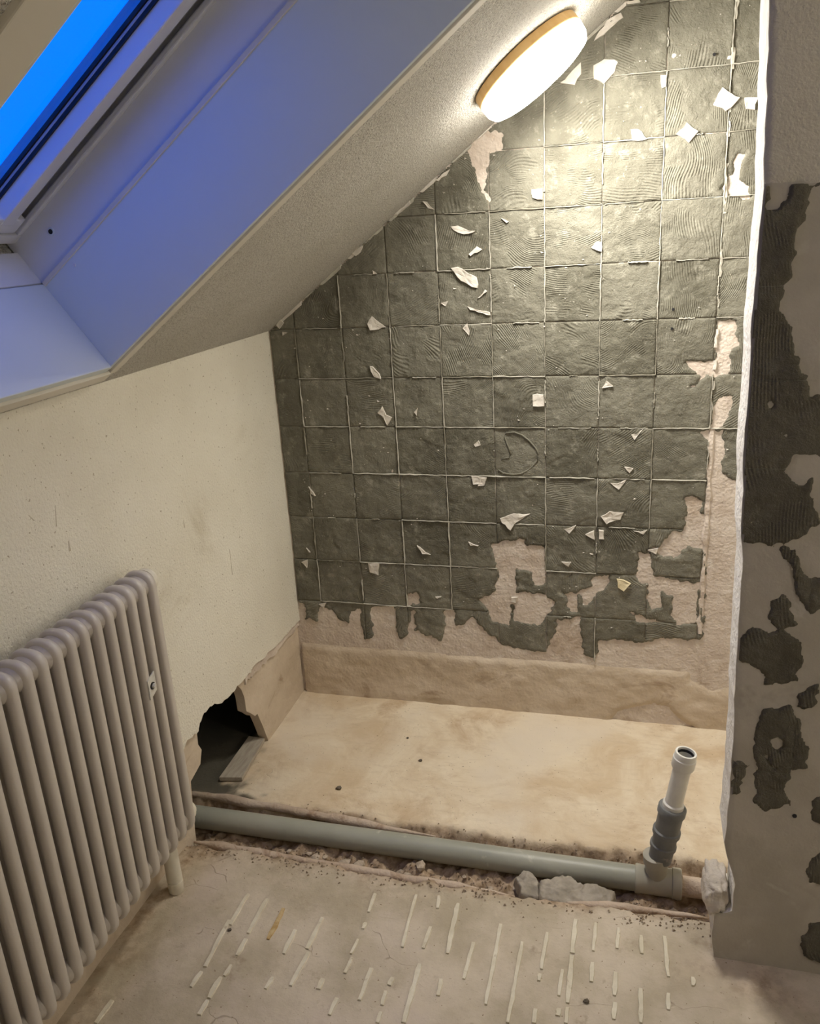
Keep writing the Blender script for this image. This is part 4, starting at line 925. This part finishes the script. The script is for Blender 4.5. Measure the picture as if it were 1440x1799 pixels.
# ------------------------------------------------------------------ loose things
def lump_mesh(seed, sub=1, flat=0.7):
    rr = random.Random(seed)
    bm = bmesh.new(); bmesh.ops.create_icosphere(bm, subdivisions=sub, radius=1.0)
    for v in bm.verts:
        v.co = v.co * rr.uniform(0.7, 1.25)
        v.co.z *= flat
    return mesh_bm('lump', bm)
lumps = [lump_mesh(s_) for s_ in range(6)]
for m_ in lumps: m_.materials.append(M['rubble'])
spots = []
for k in range(64):
    x = rng.uniform(0.03, 1.24)
    y = -0.768 + rng.uniform(-0.035, 0.022) if rng.random() < 0.78 else -0.645 + rng.uniform(-0.01, 0.012)
    sz = rng.uniform(0.006, 0.017)
    spots.append((x, y, sz))
spots += [(1.13, -0.775, 0.013), (1.165, -0.785, 0.011), (1.20, -0.79, 0.010), (1.235, -0.77, 0.012), (1.225, -0.655, 0.014), (1.25, -0.645, 0.012), (1.275, -0.655, 0.012)]
for k, (x, y, sz) in enumerate(spots):
    o = link('rubble_lump', lumps[k % 6], None, None, (x, y, fz(x, y) + sz * 0.35))
    o.scale = (sz * rng.uniform(0.8, 1.5), sz, sz * rng.uniform(0.7, 1.1)); o.rotation_euler = (0, 0, rng.uniform(0, 6.28))
    tag(o, 'small lump of grey mortar rubble lying in the pipe trench', 'rubble', 'mortar rubble lumps in the pipe trench')

# fine grit, beyond counting
V, F_ = [], []
for k in range(2600):
    q = rng.random()
    x = rng.uniform(-0.02, 1.30)
    if q < 0.55: y = rng.uniform(-0.80, -0.735)
    elif q < 0.72: y = -0.63 + rng.gauss(0, 0.014)
    elif q < 0.9: y = -0.845 + rng.gauss(0, 0.018)
    else: x, y = rng.uniform(1.12, 1.32), rng.uniform(-0.88, -0.62)
    if abs(y - PYC) < 0.034 or (0.83 < x < 1.11 and y > -0.85 and y < -0.72): continue
    sz = rng.uniform(0.0012, 0.0042); z = fz(x, y) if k % 1 == 0 else 0
    b0 = len(V)
    for dx, dy, dz in ((1, 0, 0), (-0.6, 0.9, 0), (-0.6, -0.8, 0), (0.1, 0, 1.1), (0, 0, -0.6)):
        V.append((x + sz * (dx + rng.uniform(-0.3, 0.3)), y + sz * (dy + rng.uniform(-0.3, 0.3)), z + sz * (dz + 0.3)))
    F_ += [(b0, b0 + 1, b0 + 3), (b0 + 1, b0 + 2, b0 + 3), (b0 + 2, b0, b0 + 3), (b0 + 1, b0, b0 + 4), (b0 + 2, b0 + 1, b0 + 4), (b0, b0 + 2, b0 + 4)]
tag(link('grit', mesh_from('grit', V, F_), M['grit']), 'loose brown mortar grit strewn along the pipe trench', 'grit', kind='stuff')

# two thin flakes leaning on the front of the pipe
for k, poly in enumerate(FLAKES):
    pa = np.array(poly)
    U, V = np.meshgrid(np.linspace(pa[:, 0].min() - 0.01, pa[:, 0].max() + 0.01, 60), np.linspace(pa[:, 1].min() - 0.012, pa[:, 1].max() + 0.012, 34), indexing='ij')
    sd = -sd_poly(U, V, poly) + 0.006 * fnoise(U, V, 60, 501) + 0.004 * fnoise(U, V, 25, 503)
    top = 0.011 + 0.013 * smooth01((V - pa[:, 1].min()) / 0.07) + 0.006 * fnoise(U, V, 30, 511) + 0.004 * fnoise(U, V, 75, 513) - 0.005 * smooth01((np.abs(fnoise(U, V, 14, 521, 2)) - 0.05) / -0.05)
    Hf = np.where(sd > 0, top, np.maximum(top - 0.035 * smooth01(-sd / 0.009), -0.03))
    o = relief('mortar_flake', U, V, np.where(sd > -0.009, Hf, -1.0), lambda u, v, h: (u, v - 0.024, np.maximum(h - 0.006, -0.03)), M['flake'], None, drop=-0.5, ok=sd > -0.0085)
    tag(o, ('small crumpled grey mortar flake leaning on the front of the drain pipe', 'long crumpled grey mortar flake leaning on the drain pipe near the tee')[k], 'mortar flake')

# board scrap in the hole of the knee wall
pk = PLANK
tag(prism('board_scrap', [tuple(p) for p in pk], lambda x, y: (x, y, 0.006), (0, 0, 0.012), M['board'], None),
    'short dusty board scrap lying in the broken hole of the knee wall', 'board')

# pebbles on the floors
peb = lump_mesh(77, 1, 0.75); peb.materials.append(M['dark_stone'])
for k, (x, y, sz, lab) in enumerate(((0.298, -0.507, 0.0085, 'dark pebble lying alone on the alcove screed'), (0.50, -0.33, 0.006, 'tiny dark stone on the middle of the alcove screed'),
                             (0.43, -0.22, 0.004, 'tiny dark stone near the back of the alcove screed'), (1.045, -1.10, 0.006, 'tiny dark stone on the front floor among the grout strips'),
                             (1.20, -1.17, 0.006, 'tiny dark stone on the front floor near the partition'), (0.235, -1.08, 0.005, 'tiny dark stone on the front floor near the radiator'))):
    o = link('pebble', peb, None, None, (x, y, fz(x, y) + sz * 0.5)); o.scale = (sz * 1.2, sz, sz)
    tag(o, lab, 'stone')
